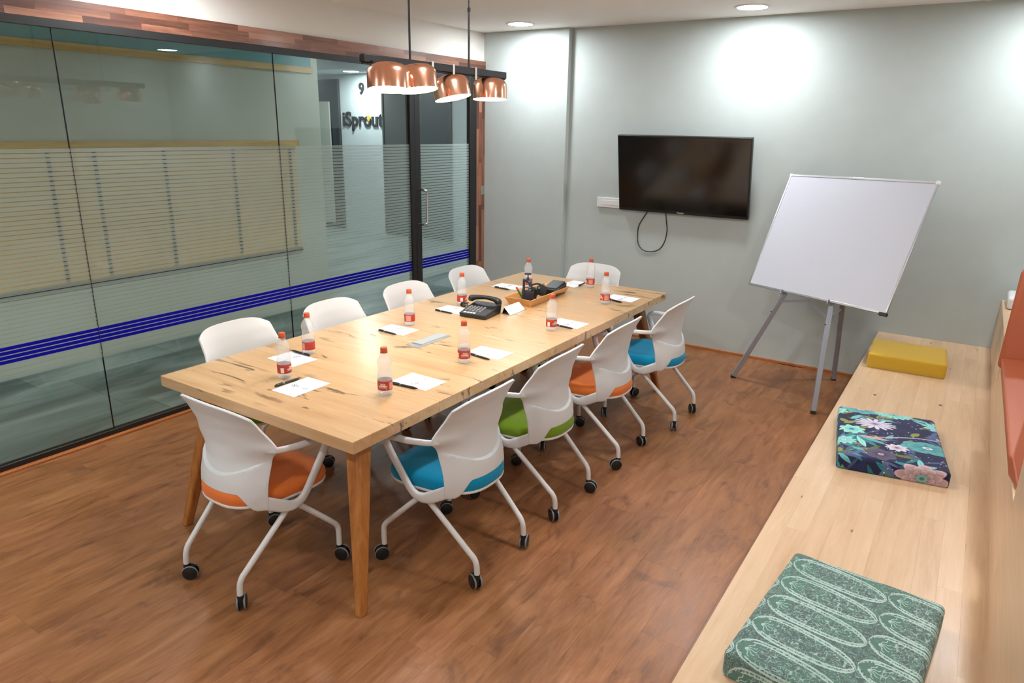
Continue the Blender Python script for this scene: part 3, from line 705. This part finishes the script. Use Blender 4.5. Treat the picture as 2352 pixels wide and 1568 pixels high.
chairs = [((.035,-1.605),0,'orange','white shell chair with orange seat at the table end facing the television wall'),
 ((.692,-.995),R90,'blue','white shell chair with turquoise seat on the bench side beside the table-end corner leg'),
 ((.692,-.340),R90,'green','white shell chair with lime green seat between turquoise and orange ones on the bench side'),
 ((.707,.365),R90,'orange','white shell chair with orange seat on the bench side of the table'),
 ((.778,1.075),R90,'blue','white shell chair with turquoise seat closest to the whiteboard easel'),
 ((-.712,-1.0),-R90,'green','white shell chair on the glass-wall side beside the orange-seated end chair'),
 ((-.672,-.35),-R90,'blue','white shell chair on the glass-wall side, second from the orange-seated end chair'),
 ((-.655,.31),-R90,'orange','white shell chair on the glass-wall side, second from the glass door'),
 ((-.680,1.04),-R90,'green','white shell chair on the glass-wall side closest to the glass door handle'),
 ((-.07,1.656),math.pi,'blue','white shell chair at the table end below the television')]
tw = {0:(2.3,2.5,-2.3,2.0), 1:(2.7,-2.2,1.9,-2.4), 2:(2.5,1.1,.2,-2.5), 3:(-2.4,2.0,2.6,.3), 4:(2.0,2.1,2.3,1.2)}
for i, ((x, y), rz, colr, lab) in enumerate(chairs):
    c = proto if i == 0 else dup(proto)
    c.location = (x, y, 0); c.rotation_euler = (0, 0, rz + random.uniform(-.015,.015)); c['label'] = lab
    j = 0
    for ch in c.children:
        if ch.name.startswith('seat_pad'): ch.data = me_pad[colr]
        if ch.name.startswith('caster'):
            ch.rotation_euler = (0, 0, tw[i][j] if i in tw else random.uniform(-3,3)); j += 1

# ------------------------------------------------------------------ water bottles
prof = [(.0001,0.004),(.018,.001),(.026,0),(.0305,.005),(.0325,.014),(.0322,.022),(.0318,.026),(.0318,.070),(.0325,.075),(.0328,.085),(.0305,.098),(.0285,.112),(.0283,.120),(.0300,.134),(.0318,.146),(.0312,.154),(.0265,.166),(.0195,.178),(.0140,.187),(.0128,.194),(.0128,.200)]
bm = MB(); nseg = 28; bm.lathe(prof, nseg, caps=False)
v2 = []
for (x, y, z) in bm.v:
    r = math.hypot(x, y); a = math.atan2(y, x)
    k = 1.0
    if .098 < z < .150: k -= .025*(.5+.5*math.sin(a*7+z*260))
    if z < .02: k -= .05*(.5+.5*math.cos(a*5))*(1-z/.02)
    v2.append((x*k, y*k, z))
bm.v = v2
me_bottle = bm.mesh('body', 60); me_bottle.materials.append(M['bottle'])
me_water = MB().lathe([(.0001,.006),(.028,.006),(.0305,.02),(.0300,.070),(.0308,.085),(.0295,.095),(.0001,.095)], 24, caps=False).mesh('water', 40); me_water.materials.append(M['water'])
me_label = MB().lathe([(.0324,.027),(.0326,.0275),(.0326,.0685),(.0324,.069)], 32, caps=False).mesh('label', 40); me_label.materials.append(M['label'])
cp = MB().lathe([(.0145,.197),(.0152,.198),(.0152,.214),(.0142,.216),(.0001,.216)], 24, caps=False).lathe([(.0128,.192),(.0165,.1925),(.0165,.1955),(.0128,.196)], 20, caps=False)
me_cap = cp.mesh('cap', 40); me_cap.materials.append(M['cap'])
def wrap(mb, r):
    mb.v = [((r+v[2])*math.sin(v[0]/r), -(r+v[2])*math.cos(v[0]/r), v[1]) for v in mb.v]; return mb
def tess(x0, x1, y0, y1, n=8):
    return MB().add([(x0+(x1-x0)*i/n, yy, 0) for yy in (y0, y1) for i in range(n+1)], [(i, i+1, n+2+i, n+1+i) for i in range(n)])
lt = text_mb('TATA', .0095, 0, .0006); lt2 = text_mb('COPPER+', .0095, 0, .0006)
lt.v = [(v[0], v[1]+.055, 0) for v in lt.v]; lt2.v = [(v[0], v[1]+.046, 0) for v in lt2.v]
pr = MB().add(lt.v, lt.f).add(lt2.v, lt2.f)
t = tess(-.022, .022, .0385, .0398); pr.add(t.v, t.f); t = tess(.014, .018, .030, .034, 3); pr.add(t.v, t.f)
t = tess(-.052, -.036, .030, .055, 5); pr.add(t.v, t.f)
me_print = wrap(pr, .0329).mesh('lettering'); me_print.materials.append(M['lab_txt'])
pp = MB(); t = tess(.030, .062, .031, .064, 8); pp.add(t.v, t.f); me_pale = wrap(pp, .0328).mesh('ingredient_panel', 40); me_pale.materials.append(M['lab_pale'])
def make_bottle():
    b = thing('water_bottle', 'x', 'bottle', group='water bottles on the meeting table')
    ob('body', me_bottle, None, b); ob('water', me_water, None, b); l = ob('label', me_label, None, b); ob('lettering', me_print, None, l); ob('ingredient_panel', me_pale, None, l); ob('cap', me_cap, None, b)
    return b
bprot = make_bottle()
seatn = {'bl1':'the bench-side turquoise chair at the corner leg','gr':'the bench-side lime green chair','or2':'the bench-side orange chair','bl2':'the turquoise chair near the whiteboard','head':'the orange end chair',
 'l1':'the glass-side chair nearest the orange end chair','l2':'the second glass-side chair from the orange end chair','l3':'the second glass-side chair from the door','l4':'the glass-side chair nearest the door','end':'the end chair below the television'}
bots = [((.378,-1.13),-.15,'bl1'),((-.147,-1.243),1.35,'head'),((-.333,-.937),-2.2,'l1'),((-.287,-.212),-1.5,'l2'),((.392,-.576),.25,'gr'),((-.34,.369),1.35,'l3'),((.446,.199),.75,'or2'),((.406,.989),-1.2,'bl2'),((-.275,1.09),.4,'l4'),((.091,1.381),-1.4,'end')]
for i, ((x, y), rz, k) in enumerate(bots):
    b = bprot if i == 0 else dup(bprot)
    b.location = (x, y, TZ+.0005); b.rotation_euler = (0, 0, rz + .58); b['label'] = 'red-labelled water bottle with orange cap for ' + seatn[k]

# ------------------------------------------------------------------ printed sheets and pens
me_sheet = MB().box(-.074,.074,-.105,.105,0,.0008).mesh('sheet'); me_sheet.materials.append(M['paper'])
tx = text_mb('iSpr', .033, 0, .0, align='RIGHT'); tx2 = text_mb('ut', .033, 0, .0, align='LEFT'); to = text_mb('o', .033, 0, .0)
a0 = max(v[0] for v in tx.v); tx.v = [(v[0]-.012, v[1], 0) for v in tx.v]; tx2.v = [(v[0]+.013, v[1], 0) for v in tx2.v]
tmm = MB().add(tx.v, tx.f).add(tx2.v, tx2.f); tmm.mi = 1; tmm.add(to.v, to.f); tmm.v = [(v[0]*.98, v[1]*1.0, v[2]) for v in tmm.v]
me_tx = tmm.mesh('print'); me_tx.materials.append(plain('ink_grey', (82,82,88), .7, spec=.2)); me_tx.materials.append(M['inky'])
# (centre, rotation of reader's up direction about z, label key); local +y = reader's up
papers = [((.013,-1.285),0.0,'head',(0,0)),((.392,-.922),R90,'bl1',(0,0)),((.405,-.372),R90,'gr',(0,0)),((.457,.388),R90,'or2',(0,0)),((.435,1.205),R90,'bl2',(0,0)),
          ((-.410,1.03),-R90,'l4',(0,0)),((-.062,1.415),math.pi-.12,'end',(0,0)),((-.303,.232),-R90,'l3',(0,0)),((-.272,-.338),-R90,'l2',(0,0)),((-.333,-1.045),-R90-.05,'l1',(0,0))]
for i, ((x, y), rz, k, o_) in enumerate(papers):
    s = ob('note_sheet', me_sheet, None, None, (x, y, TZ+.0006), (0, 0, rz+random.uniform(-.04,.04)))
    tag(s, 'white printed note sheet laid out for ' + seatn[k], 'paper', 'printed note sheets on the table')
    ob('print', me_tx, None, s, (.008, -.005, .0010))
me_pen = MB().tube([(0,-.072,.0058),(0,-.069,.0058),(0,-.058,.0058),(0,.045,.0058),(0,.062,.0058),(0,.072,.0058)], [.002,.0045,.0055,.0055,.004,.0012], 10).mesh('barrel', 50); me_pen.materials.append(M['blackp'])
me_clip = MB().box(-.0015,.0015,-.066,-.03,.0115,.013).mesh('clip'); me_clip.materials.append(M['blackp'])
me_band = MB().tube([(0,-.026,.0058),(0,-.020,.0058)], .0057, 10).mesh('band', 50); me_band.materials.append(M['greyp'])
pens = [((-.073,-1.361),(-.070,-1.218),'head'),((.320,-1.019),(.453,-1.007),'bl1'),((.345,-.460),(.475,-.476),'gr'),((.405,.300),(.535,.288),'or2'),((.365,1.112),(.495,1.068),'bl2'),((-.465,.935),(-.330,.925),'l4'),((.012,1.350),(-.004,1.490),'end'),((-.381,.140),(-.240,.138),'l3'),((-.343,-.419),(-.196,-.426),'l2'),((-.288,-.972),(-.430,-.966),'l1')]
for i, (p, q, k) in enumerate(pens):
    c = ((p[0]+q[0])/2, (p[1]+q[1])/2); on = 0
    for (px_, py_), rz, kk, _ in papers:
        dx, dy = c[0]-px_, c[1]-py_; hx, hy = (.078,.11) if abs(math.sin(rz)) < .5 else (.11,.078)
        if abs(dx) < hx+.01 and abs(dy) < hy+.01: on = 1
    pn = thing('ballpoint_pen', 'black ballpoint pen for ' + seatn[k], 'pen', (c[0], c[1], TZ+(.0015 if on else .0006)), math.atan2(q[1]-p[1], q[0]-p[0])-R90, 'pens on the table')
    ob('barrel', me_pen, None, pn); ob('clip', me_clip, None, pn); ob('band', me_band, None, pn)

# ------------------------------------------------------------------ desk telephone
tp = thing('desk_telephone', 'black corded desk telephone in the middle of the table', 'telephone', (-.095, .235, TZ+.0005), math.radians(6))
bod = MB().hull([(-.085,-.105,0),(.095,-.105,0),(.095,.10,0),(-.085,.10,0)], [(-.09,-.11,.028),(.10,-.11,.028),(.10,.105,.062),(-.09,.105,.062)])
ob('base', bod, M['blackp'], tp, bevel=.006, seg=3)
sl = lambda y: .028+(y+.11)/.215*.034
kb = MB()
for r_ in range(4):
    for q in range(5): 
        x, y = -.062+q*.024, -.062+r_*.022; z = sl(y)
        kb.hull([(x-.008,y-.006,z-.003),(x+.008,y-.006,z-.003),(x+.008,y+.006,z-.001),(x-.008,y+.006,z-.001)], [(x-.007,y-.005,z+.003),(x+.007,y-.005,z+.003),(x+.007,y+.005,z+.005),(x-.007,y+.005,z+.005)])
ob('keys', kb, M['greyp'], tp)
kl = MB()
for q in range(4):
    x, y = -.055+q*.022, -.092; z = sl(y); kl.hull([(x-.008,y-.007,z-.001),(x+.008,y-.007,z-.001),(x+.008,y+.007,z+.001),(x-.008,y+.007,z+.001)], [(x-.008,y-.007,z+.001),(x+.008,y-.007,z+.001),(x+.008,y+.007,z+.003),(x-.008,y+.007,z+.003)])
ob('memory_keys', kl, M['plate'], tp)
hs = spline([(-.108,.07,.066),(-.102,.07,.080),(-.07,.072,.090),(0,.074,.096),(.06,.072,.092),(.090,.07,.082),(.095,.07,.066)], 5)
ob('handset', MB().tube(hs, [float(np.interp(i/5, range(7), [.017,.021,.016,.0130,.016,.022,.019])) for i in range(len(hs))], 14), M['blackp'], tp)
cc = []
for i in range(260):
    u = i/259; ca = u*2*math.pi*20; c0 = Vector((-.115-.05*math.sin(u*math.pi)-.01*u, .05+.06*u-.03*math.sin(u*3), .018+.028*(1-u)+.006*math.sin(u*6)))
    cc.append(c0+Vector((0, math.cos(ca), math.sin(ca)))*.0075)
ob('coiled_cord', MB().tube(cc, .0019, 6), M['blackp'], tp)
tc = thing('tent_card', 'blank white tent card beside the black telephone', 'card', (.028, .432, TZ+.0005), math.radians(2))
ob('front_panel', MB().hull([(.030,-.095,0),(.032,-.095,0),(.032,.095,0),(.030,.095,0)], [(-.012,-.098,.046),(-.0095,-.098,.047),(-.0095,.08,.047),(-.012,.08,.046)]), M['card'], tc)
ob('back_panel', MB().hull([(-.030,-.09,0),(-.028,-.09,0),(-.028,.09,0),(-.030,.09,0)], [(-.0145,-.09,.045),(-.0125,-.09,.046),(-.0125,.08,.046),(-.0145,.08,.045)]), M['blackp'], tc)
ob('foot', MB().box(-.030,.042,-.098,.098,0,.0012), M['alu'], tc)

# ------------------------------------------------------------------ wooden tray and what lies in it
tr = thing('wooden_tray', 'open wooden desk tray with flared sides holding black cables', 'tray', (-.03, .83, TZ+.0005), math.radians(2))
W0, L0, W1, L1, HT = .082, .245, .105, .275, .052
def wall4(a, b):  # slanted board between outer bottom edge points and outer top edge points
    return a, b
ob('tray_base', MB().box(-W0+.006, W0-.006, -L0+.006, L0-.006, 0, .006), M['tray'], tr)
for s in (-1, 1):
    ob('side_board', MB().hull([(s*W0,-L0,0),(s*W0,L0,0),(s*(W0-.008),L0,0),(s*(W0-.008),-L0,0)][::s], [(s*W1,-L1,HT),(s*W1,L1,HT),(s*(W1-.008),L1,HT),(s*(W1-.008),-L1,HT)][::s]), M['tray'], tr)
    ob('end_board', MB().hull([(-W0+.008,s*L0,0),(W0-.008,s*L0,0),(W0-.008,s*(L0-.008),0),(-W0+.008,s*(L0-.008),0)][::-s], [(-W1+.008,s*L1,HT),(W1-.008,s*L1,HT),(W1-.008,s*(L1-.008),HT),(-W1+.008,s*(L1-.008),HT)][::-s]), M['tray'], tr)
tz = TZ+.0005+.0065
cup = thing('pen_cup', 'dark navy pen cup shaped like a tap over a bucket', 'pen holder', (-.005, .655, tz))
ob('cup', MB().lathe([(.034,0),(.036,.002),(.041,.078),(.043,.080),(.040,.0805),(.037,.076),(.033,.006),(.0001,.006)], 24, caps=False).lathe([(.0001,0),(.034,0)], 24, caps=False), M['navy'], cup)
ob('upright', MB().box(-.048,-.036,.008,.022,.02,.158), M['navy'], cup, bevel=.002)
ob('tap_spout', MB().tube(spline([(-.042,.015,.150),(-.02,.012,.148),(.0,.008,.146),(.014,.004,.136),(.018,.002,.115)], 5), [.010]*6+[.013]*9+[.011]*6, 12).tube([(-.008,.01,.146),(-.008,.01,.172)], [.014,.008], 12), M['navy'], cup)
th = [( -.008+.022*math.cos(a), .01+.022*math.sin(a), .196) for a in [2*math.pi*i/20 for i in range(21)]]
ob('tap_handle', MB().tube(th, .0032, 8).tube([(-.008,.01,.168),(-.008,.01,.196)], .004, 8).bar((-.030,.01,.196),(.014,.01,.196),.005,.004).bar((-.008,-.012,.196),(-.008,.032,.196),.005,.004), M['blackp'], cup)
mk = thing('marker_pen', 'green marker with red tip standing in the navy pen cup', 'marker', (-.022, .640, tz+.012))
Rm = Matrix.Rotation(math.radians(-24), 4, 'Y') @ Matrix.Rotation(math.radians(18), 4, 'X')
ob('barrel', MB().tube([(0,0,0),(0,0,.095)], .006, 12).xf(Rm), M['green_ink'], mk); ob('cap', MB().tube([(0,0,.0951),(0,0,.112)], .0064, 12).xf(Rm), M['red_ink'], mk)
hd = thing('headset', 'black wired headset with tangled cord in the wooden tray', 'headset', (-.03, .775, tz))
for (x, y, z) in ((-.01,.0,.045), (.012,.085,.05)):
    e = MB().lathe([(.0001,-.02),(.03,-.018),(.040,-.008),(.040,.008),(.03,.018),(.0001,.02)], 20, caps=False).xf(Matrix.Translation((x,y,z)) @ Matrix.Rotation(math.radians(70), 4, 'Y') @ Matrix.Rotation(math.radians(20), 4, 'X')); ob('ear_cup', e, M['blackp'], hd)
ob('headband', MB().tube(spline([(-.012,.0,.05),(-.03,.02,.088),(-.02,.06,.095),(.0,.09,.085),(.014,.09,.05)], 6), .006, 10), M['blackp'], hd)
rr = random.Random(3); pts = [(rr.uniform(-.02,.045), rr.uniform(-.05,.02), rr.uniform(.006,.078)) for _ in range(34)]
ob('cord', MB().tube(spline(pts, 6), .0024, 6), M['blackp'], hd)
ob('microphone_boom', MB().tube(spline([(-.012,-.01,.06),(-.035,-.03,.085),(-.055,-.055,.075),(-.060,-.06,.055)], 5), .0025, 8), M['blackp'], hd)
cn = thing('conference_unit', 'black conference phone box lying in the wooden tray', 'phone', (.0, 1.0, tz), math.radians(4))
ob('body', MB().hull([(-.055,-.075,0),(.055,-.075,0),(.055,.075,0),(-.055,.075,0)], [(-.055,-.085,.05),(.060,-.085,.05),(.060,.085,.075),(-.055,.085,.075)]), M['blackp'], cn, bevel=.006)
ob('lid', MB().hull([(-.05,-.07,.053),(.052,-.07,.053),(.052,.08,.0775),(-.05,.08,.0775)], [(-.045,-.065,.060),(.047,-.065,.060),(.047,.075,.085),(-.045,.075,.085)]), M['blackp'], cn, bevel=.003)
rm = ob('remote_control', MB().box(-.014,.014,-.045,.045,0,.018), M['blackp'], None, (.068, 1.02, tz+.046), (.12, 0, -.4), bevel=.004); tag(rm, 'small black remote control leaning on the tray edge', 'remote')
rm.location = (.045, .985+.03, tz+.0); 
bpy.data.objects.remove(rm)
ob('sticky', MB().box(-.022,.022,-.012,.012,0,.004), M['tan'], None, (.045, .70, tz), (0, 0, .9)); tag(bpy.data.objects['sticky'], 'small tan paper block in the wooden tray beside the pen cup', 'paper'); bpy.data.objects['sticky'].name = 'paper_block'

# ------------------------------------------------------------------ pendant lamp
pl = thing('pendant_lamp', 'black bar pendant with four copper shades above the table', 'pendant lamp', (0, -.2375, H))
def rel(x, y, z): return (x, y+.2375, z-H)
ob('bar', MB().box(-.016,.016,rel(0,-.81,0)[1],rel(0,.33,0)[1],2.150-H,2.186-H).box(-.010,.010,rel(0,-.81,0)[1],rel(0,.33,0)[1],2.143-H,2.150-H), M['black'], pl, bevel=.003)
for yy in (-.485, -.011):
    ob('rod', MB().tube([rel(0,yy,2.186), rel(0,yy,2.47), rel(0,yy,2.47), rel(0,yy,H)], [.0055,.0055,.004,.004], 10), M['black'], pl)
    ob('coupling', MB().lathe([(.004,-.012),(.0085,-.008),(.0085,.008),(.004,.012)], 12, c=rel(0,yy,2.47)), M['black'], pl)
    ob('canopy', MB().lathe([(.05,-.02),(.055,-.012),(.055,0)], 24, c=rel(0,yy,H)), M['black'], pl)
def shade_mesh():
    R_, h = .0965, .112
    outer = [(.0001,h),(.045,h),(.070,h-.006),(.085,h-.016),(.093,h-.030),(R_,h-.045),(R_,0)]
    return MB().lathe(outer, 40, caps=False).mesh('shade', 45)
me_sh = shade_mesh(); me_sh.materials.append(M['copper'])
me_in = MB().lathe([(.0955,0),(.0945,.06),(.085,.09),(.06,.104),(.0001,.106)], 36, caps=False).mesh('lining', 45); me_in.materials.append(M['shade_in'])
me_rimm = MB().lathe([(.0965,0),(.0965,-.0012),(.0950,-.0012),(.0950,0)], 40, caps=False).mesh('rim', 45); me_rimm.materials.append(M['copper'])
me_bulb = MB().lathe([(.0001,.006),(.070,.006),(.088,.010),(.088,.014),(.0001,.03)], 32, caps=False).mesh('bulb', 45); me_bulb.materials.append(M['pend'])
me_slot = MB().box(-.006,.006,-.005,.092,.1085,.1135).mesh('slot'); me_slot.materials.append(M['black'])
shades = [((.098,-.745,2.036),(7,0)),((.098,-.545,2.044),(6,6.5)),((.0,-.150,2.026),(5,11)),((.0,.188,2.034),(4,0))]
for i, ((x, y, z), (t1, s1)) in enumerate(shades):
    nn = Vector((0,0,1)) - Vector((.68,-.73,0))*math.tan(math.radians(t1)) - Vector((.835,.55,0))*math.tan(math.radians(s1))
    s = ob('lamp_shade', me_sh, None, pl, rel(x, y, z), Vector((0,0,1)).rotation_difference(nn).to_euler())
    ob('lining', me_in, None, s); ob('rim', me_rimm, None, s); ob('bulb', me_bulb, None, s); ob('slot', me_slot, None, s, None, (0, 0, 2.2))
    if x > .05: ob('bracket', MB().tube([rel(0,y-.02,2.160), rel(.03,y-.02,2.145), rel(.06,y-.01,z+.100)], .009, 10), M['black'], pl)
    else: ob('bracket', MB().tube([rel(0,y+.03,2.148), rel(0,y+.03,z+.095)], .0105, 12), M['black'], pl)
for yy in (-.335, -.165, .03):
    tb = MB(); a, b = 2.140-H, 2.190-H; y_ = yy+.2375
    tb.box(-.019,.019,y_-.007,y_+.007,b-.002,b).box(.0165,.0195,y_-.007,y_+.007,a-.012,b).box(-.0195,-.0165,y_-.007,y_+.007,a,b)
    ob('tape_loop', tb, M['tape'], pl)

# ------------------------------------------------------------------ television
tv = thing('television', 'large flat black television tilted down on the sage wall', 'television', (.255, 2.672, 1.515))
tv.rotation_euler = (math.radians(11), 0, 0)
TWd, THt = 1.165, .665
ob('housing', MB().box(-TWd/2, TWd/2, -.012, .028, -THt/2, THt/2), M['blackp'], tv, bevel=.004)
ob('screen', MB().box(-TWd/2+.012, TWd/2-.012, -.0135, -.012, -THt/2+.026, THt/2-.012), M['tv'], tv)
ob('rear_bulge', MB().box(-.35,.35,.028,.05,-.2,.05), M['blackp'], tv, bevel=.008)
bt = text_mb('Panasonic', .016, 0, .0003).xf(Rw); ob('brand_mark', bt, M['plate'], tv, (0, -.0128, -THt/2+.013), smooth=None)
ob('wall_bracket', MB().box(-.2,.2,.05,.075,-.1,.1), M['black'], tv)
cb = spline([(-.060,2.768,1.20),(-.080,2.768,1.165),(-.140,2.770,1.06),(-.150,2.772,.98),(-.138,2.772,.885),(-.090,2.772,.835),(-.02,2.772,.825),(.06,2.772,.850),(.110,2.772,.92),(.128,2.772,1.02),(.118,2.770,1.10),(.100,2.768,1.20)], 6)
tag(ob('power_cord', MB().tube(cb, .0042, 8), M['black']), 'black cord hanging in a loop below the television', 'cord')
sk = thing('wall_socket', 'white wall switch plate at the lower corner of the television', 'socket', (-.44, YB, 1.236))
ob('plate', MB().box(-.135,.135,-.02,0,-.045,.045), M['plate'], sk, bevel=.004); ob('insert', MB().box(-.085,.115,-.0235,-.02,-.022,.022), M['plate'], sk, bevel=.002)

# ------------------------------------------------------------------ whiteboard on its easel
BL = Vector((1.010,2.295,.742)); U_ = Vector((.8910,-.4534,.0216)).normalized(); UP = Vector((.15844,.3547,.92146)); UP = (UP-U_*UP.dot(U_)).normalized(); N_ = U_.cross(UP)
wb = thing('whiteboard', 'large blank whiteboard with aluminium frame leaning on a grey easel', 'whiteboard')
wb.matrix_world = Matrix(((U_.x,UP.x,N_.x,BL.x),(U_.y,UP.y,N_.y,BL.y),(U_.z,UP.z,N_.z,BL.z),(0,0,0,1)))
BW, BH = 1.15, .908
ob('writing_surface', MB().box(.012, BW-.012, .012, BH-.012, -.012, -.0015), M['wboard'], wb)
for nm, a in (('bottom',(0,BW,0,.016)),('top',(0,BW,BH-.016,BH)),('left',(0,.014,.016,BH-.016)),('right',(BW-.014,BW,.016,BH-.016))):
    ob('frame_rail', MB().box(a[0],a[1],a[2],a[3],-.014,.002), M['alu'], wb, bevel=.002)
ob('rear_sheet', MB().box(.01,BW-.01,.01,BH-.01,-.0145,-.0122), M['greyp'], wb)
ob('corner_cap', MB().box(BW-.05,BW+.006,-.012,.012,-.016,.004), M['corner'], wb, bevel=.003)
ob('corner_cap', MB().box(-.004,.02,BH-.022,BH+.003,-.015,.003), M['plate'], wb, bevel=.003); ob('corner_cap', MB().box(BW-.02,BW+.004,BH-.022,BH+.003,-.015,.003), M['plate'], wb, bevel=.003)
es = thing('easel', 'grey metal three-legged easel holding the whiteboard', 'easel', (1.45, 2.15, 0))
def er(p): return (p[0]-1.45, p[1]-2.15, p[2])
apex = (1.50, 2.30, 1.02)
legs = [((1.005,2.18,0),(1.318,2.178,.735)),((1.695,1.758,0),(1.667,2.018,.772)),((1.685,2.602,0),(1.700,2.300,.80))]
for a, b in legs:
    v = (Vector(b)-Vector(a)).normalized(); a2 = Vector(a)+v*.012
    ob('leg', MB().bar(er(a2), er(b), .034, .034, (1,.3,0)), M['easel'], es, bevel=.002)
    ob('foot', MB().bar(er(a), er(a2+v*.006), .037, .037, (1,.3,0)), M['blackp'], es)
    ob('pin', MB().tube([er(Vector(a)+v*.63+Vector((-.013,-.02,.005))), er(Vector(a)+v*.63+Vector((0,0,0)))], .005, 8), M['black'], es)
Pb = lambda u, v_, d: BL + U_*u + UP*v_ + N_*d
ob('cross_bar', MB().bar(er(Pb(.30,.03,-.035)), er(Pb(.80,.03,-.035)), .02, .03), M['easel'], es)
ob('rear_link', MB().bar(er((1.700,2.300,.80)), er(Pb(.74,.10,-.03)), .02, .02), M['easel'], es)
ob('spreader', MB().bar(er((1.291,2.158,.672)), er((1.505,2.088,.722)), .005, .018), M['easel'], es)
ob('spreader', MB().bar(er((1.505,2.085,.722)), er((1.664,1.966,.640)), .005, .018), M['easel'], es)
ob('spreader', MB().bar(er((1.664,1.972,.640)), er((1.697,2.36,.635)), .005, .018), M['easel'], es)
for u in (.325, .725):
    ob('board_lug', MB().bar(er(Pb(u,-.012,-.045)), er(Pb(u,-.012,.012)), .016, .006).bar(er(Pb(u,-.012,.010)), er(Pb(u,.018,.010)), .016, .005, (1,0,0)), M['easel'], es)
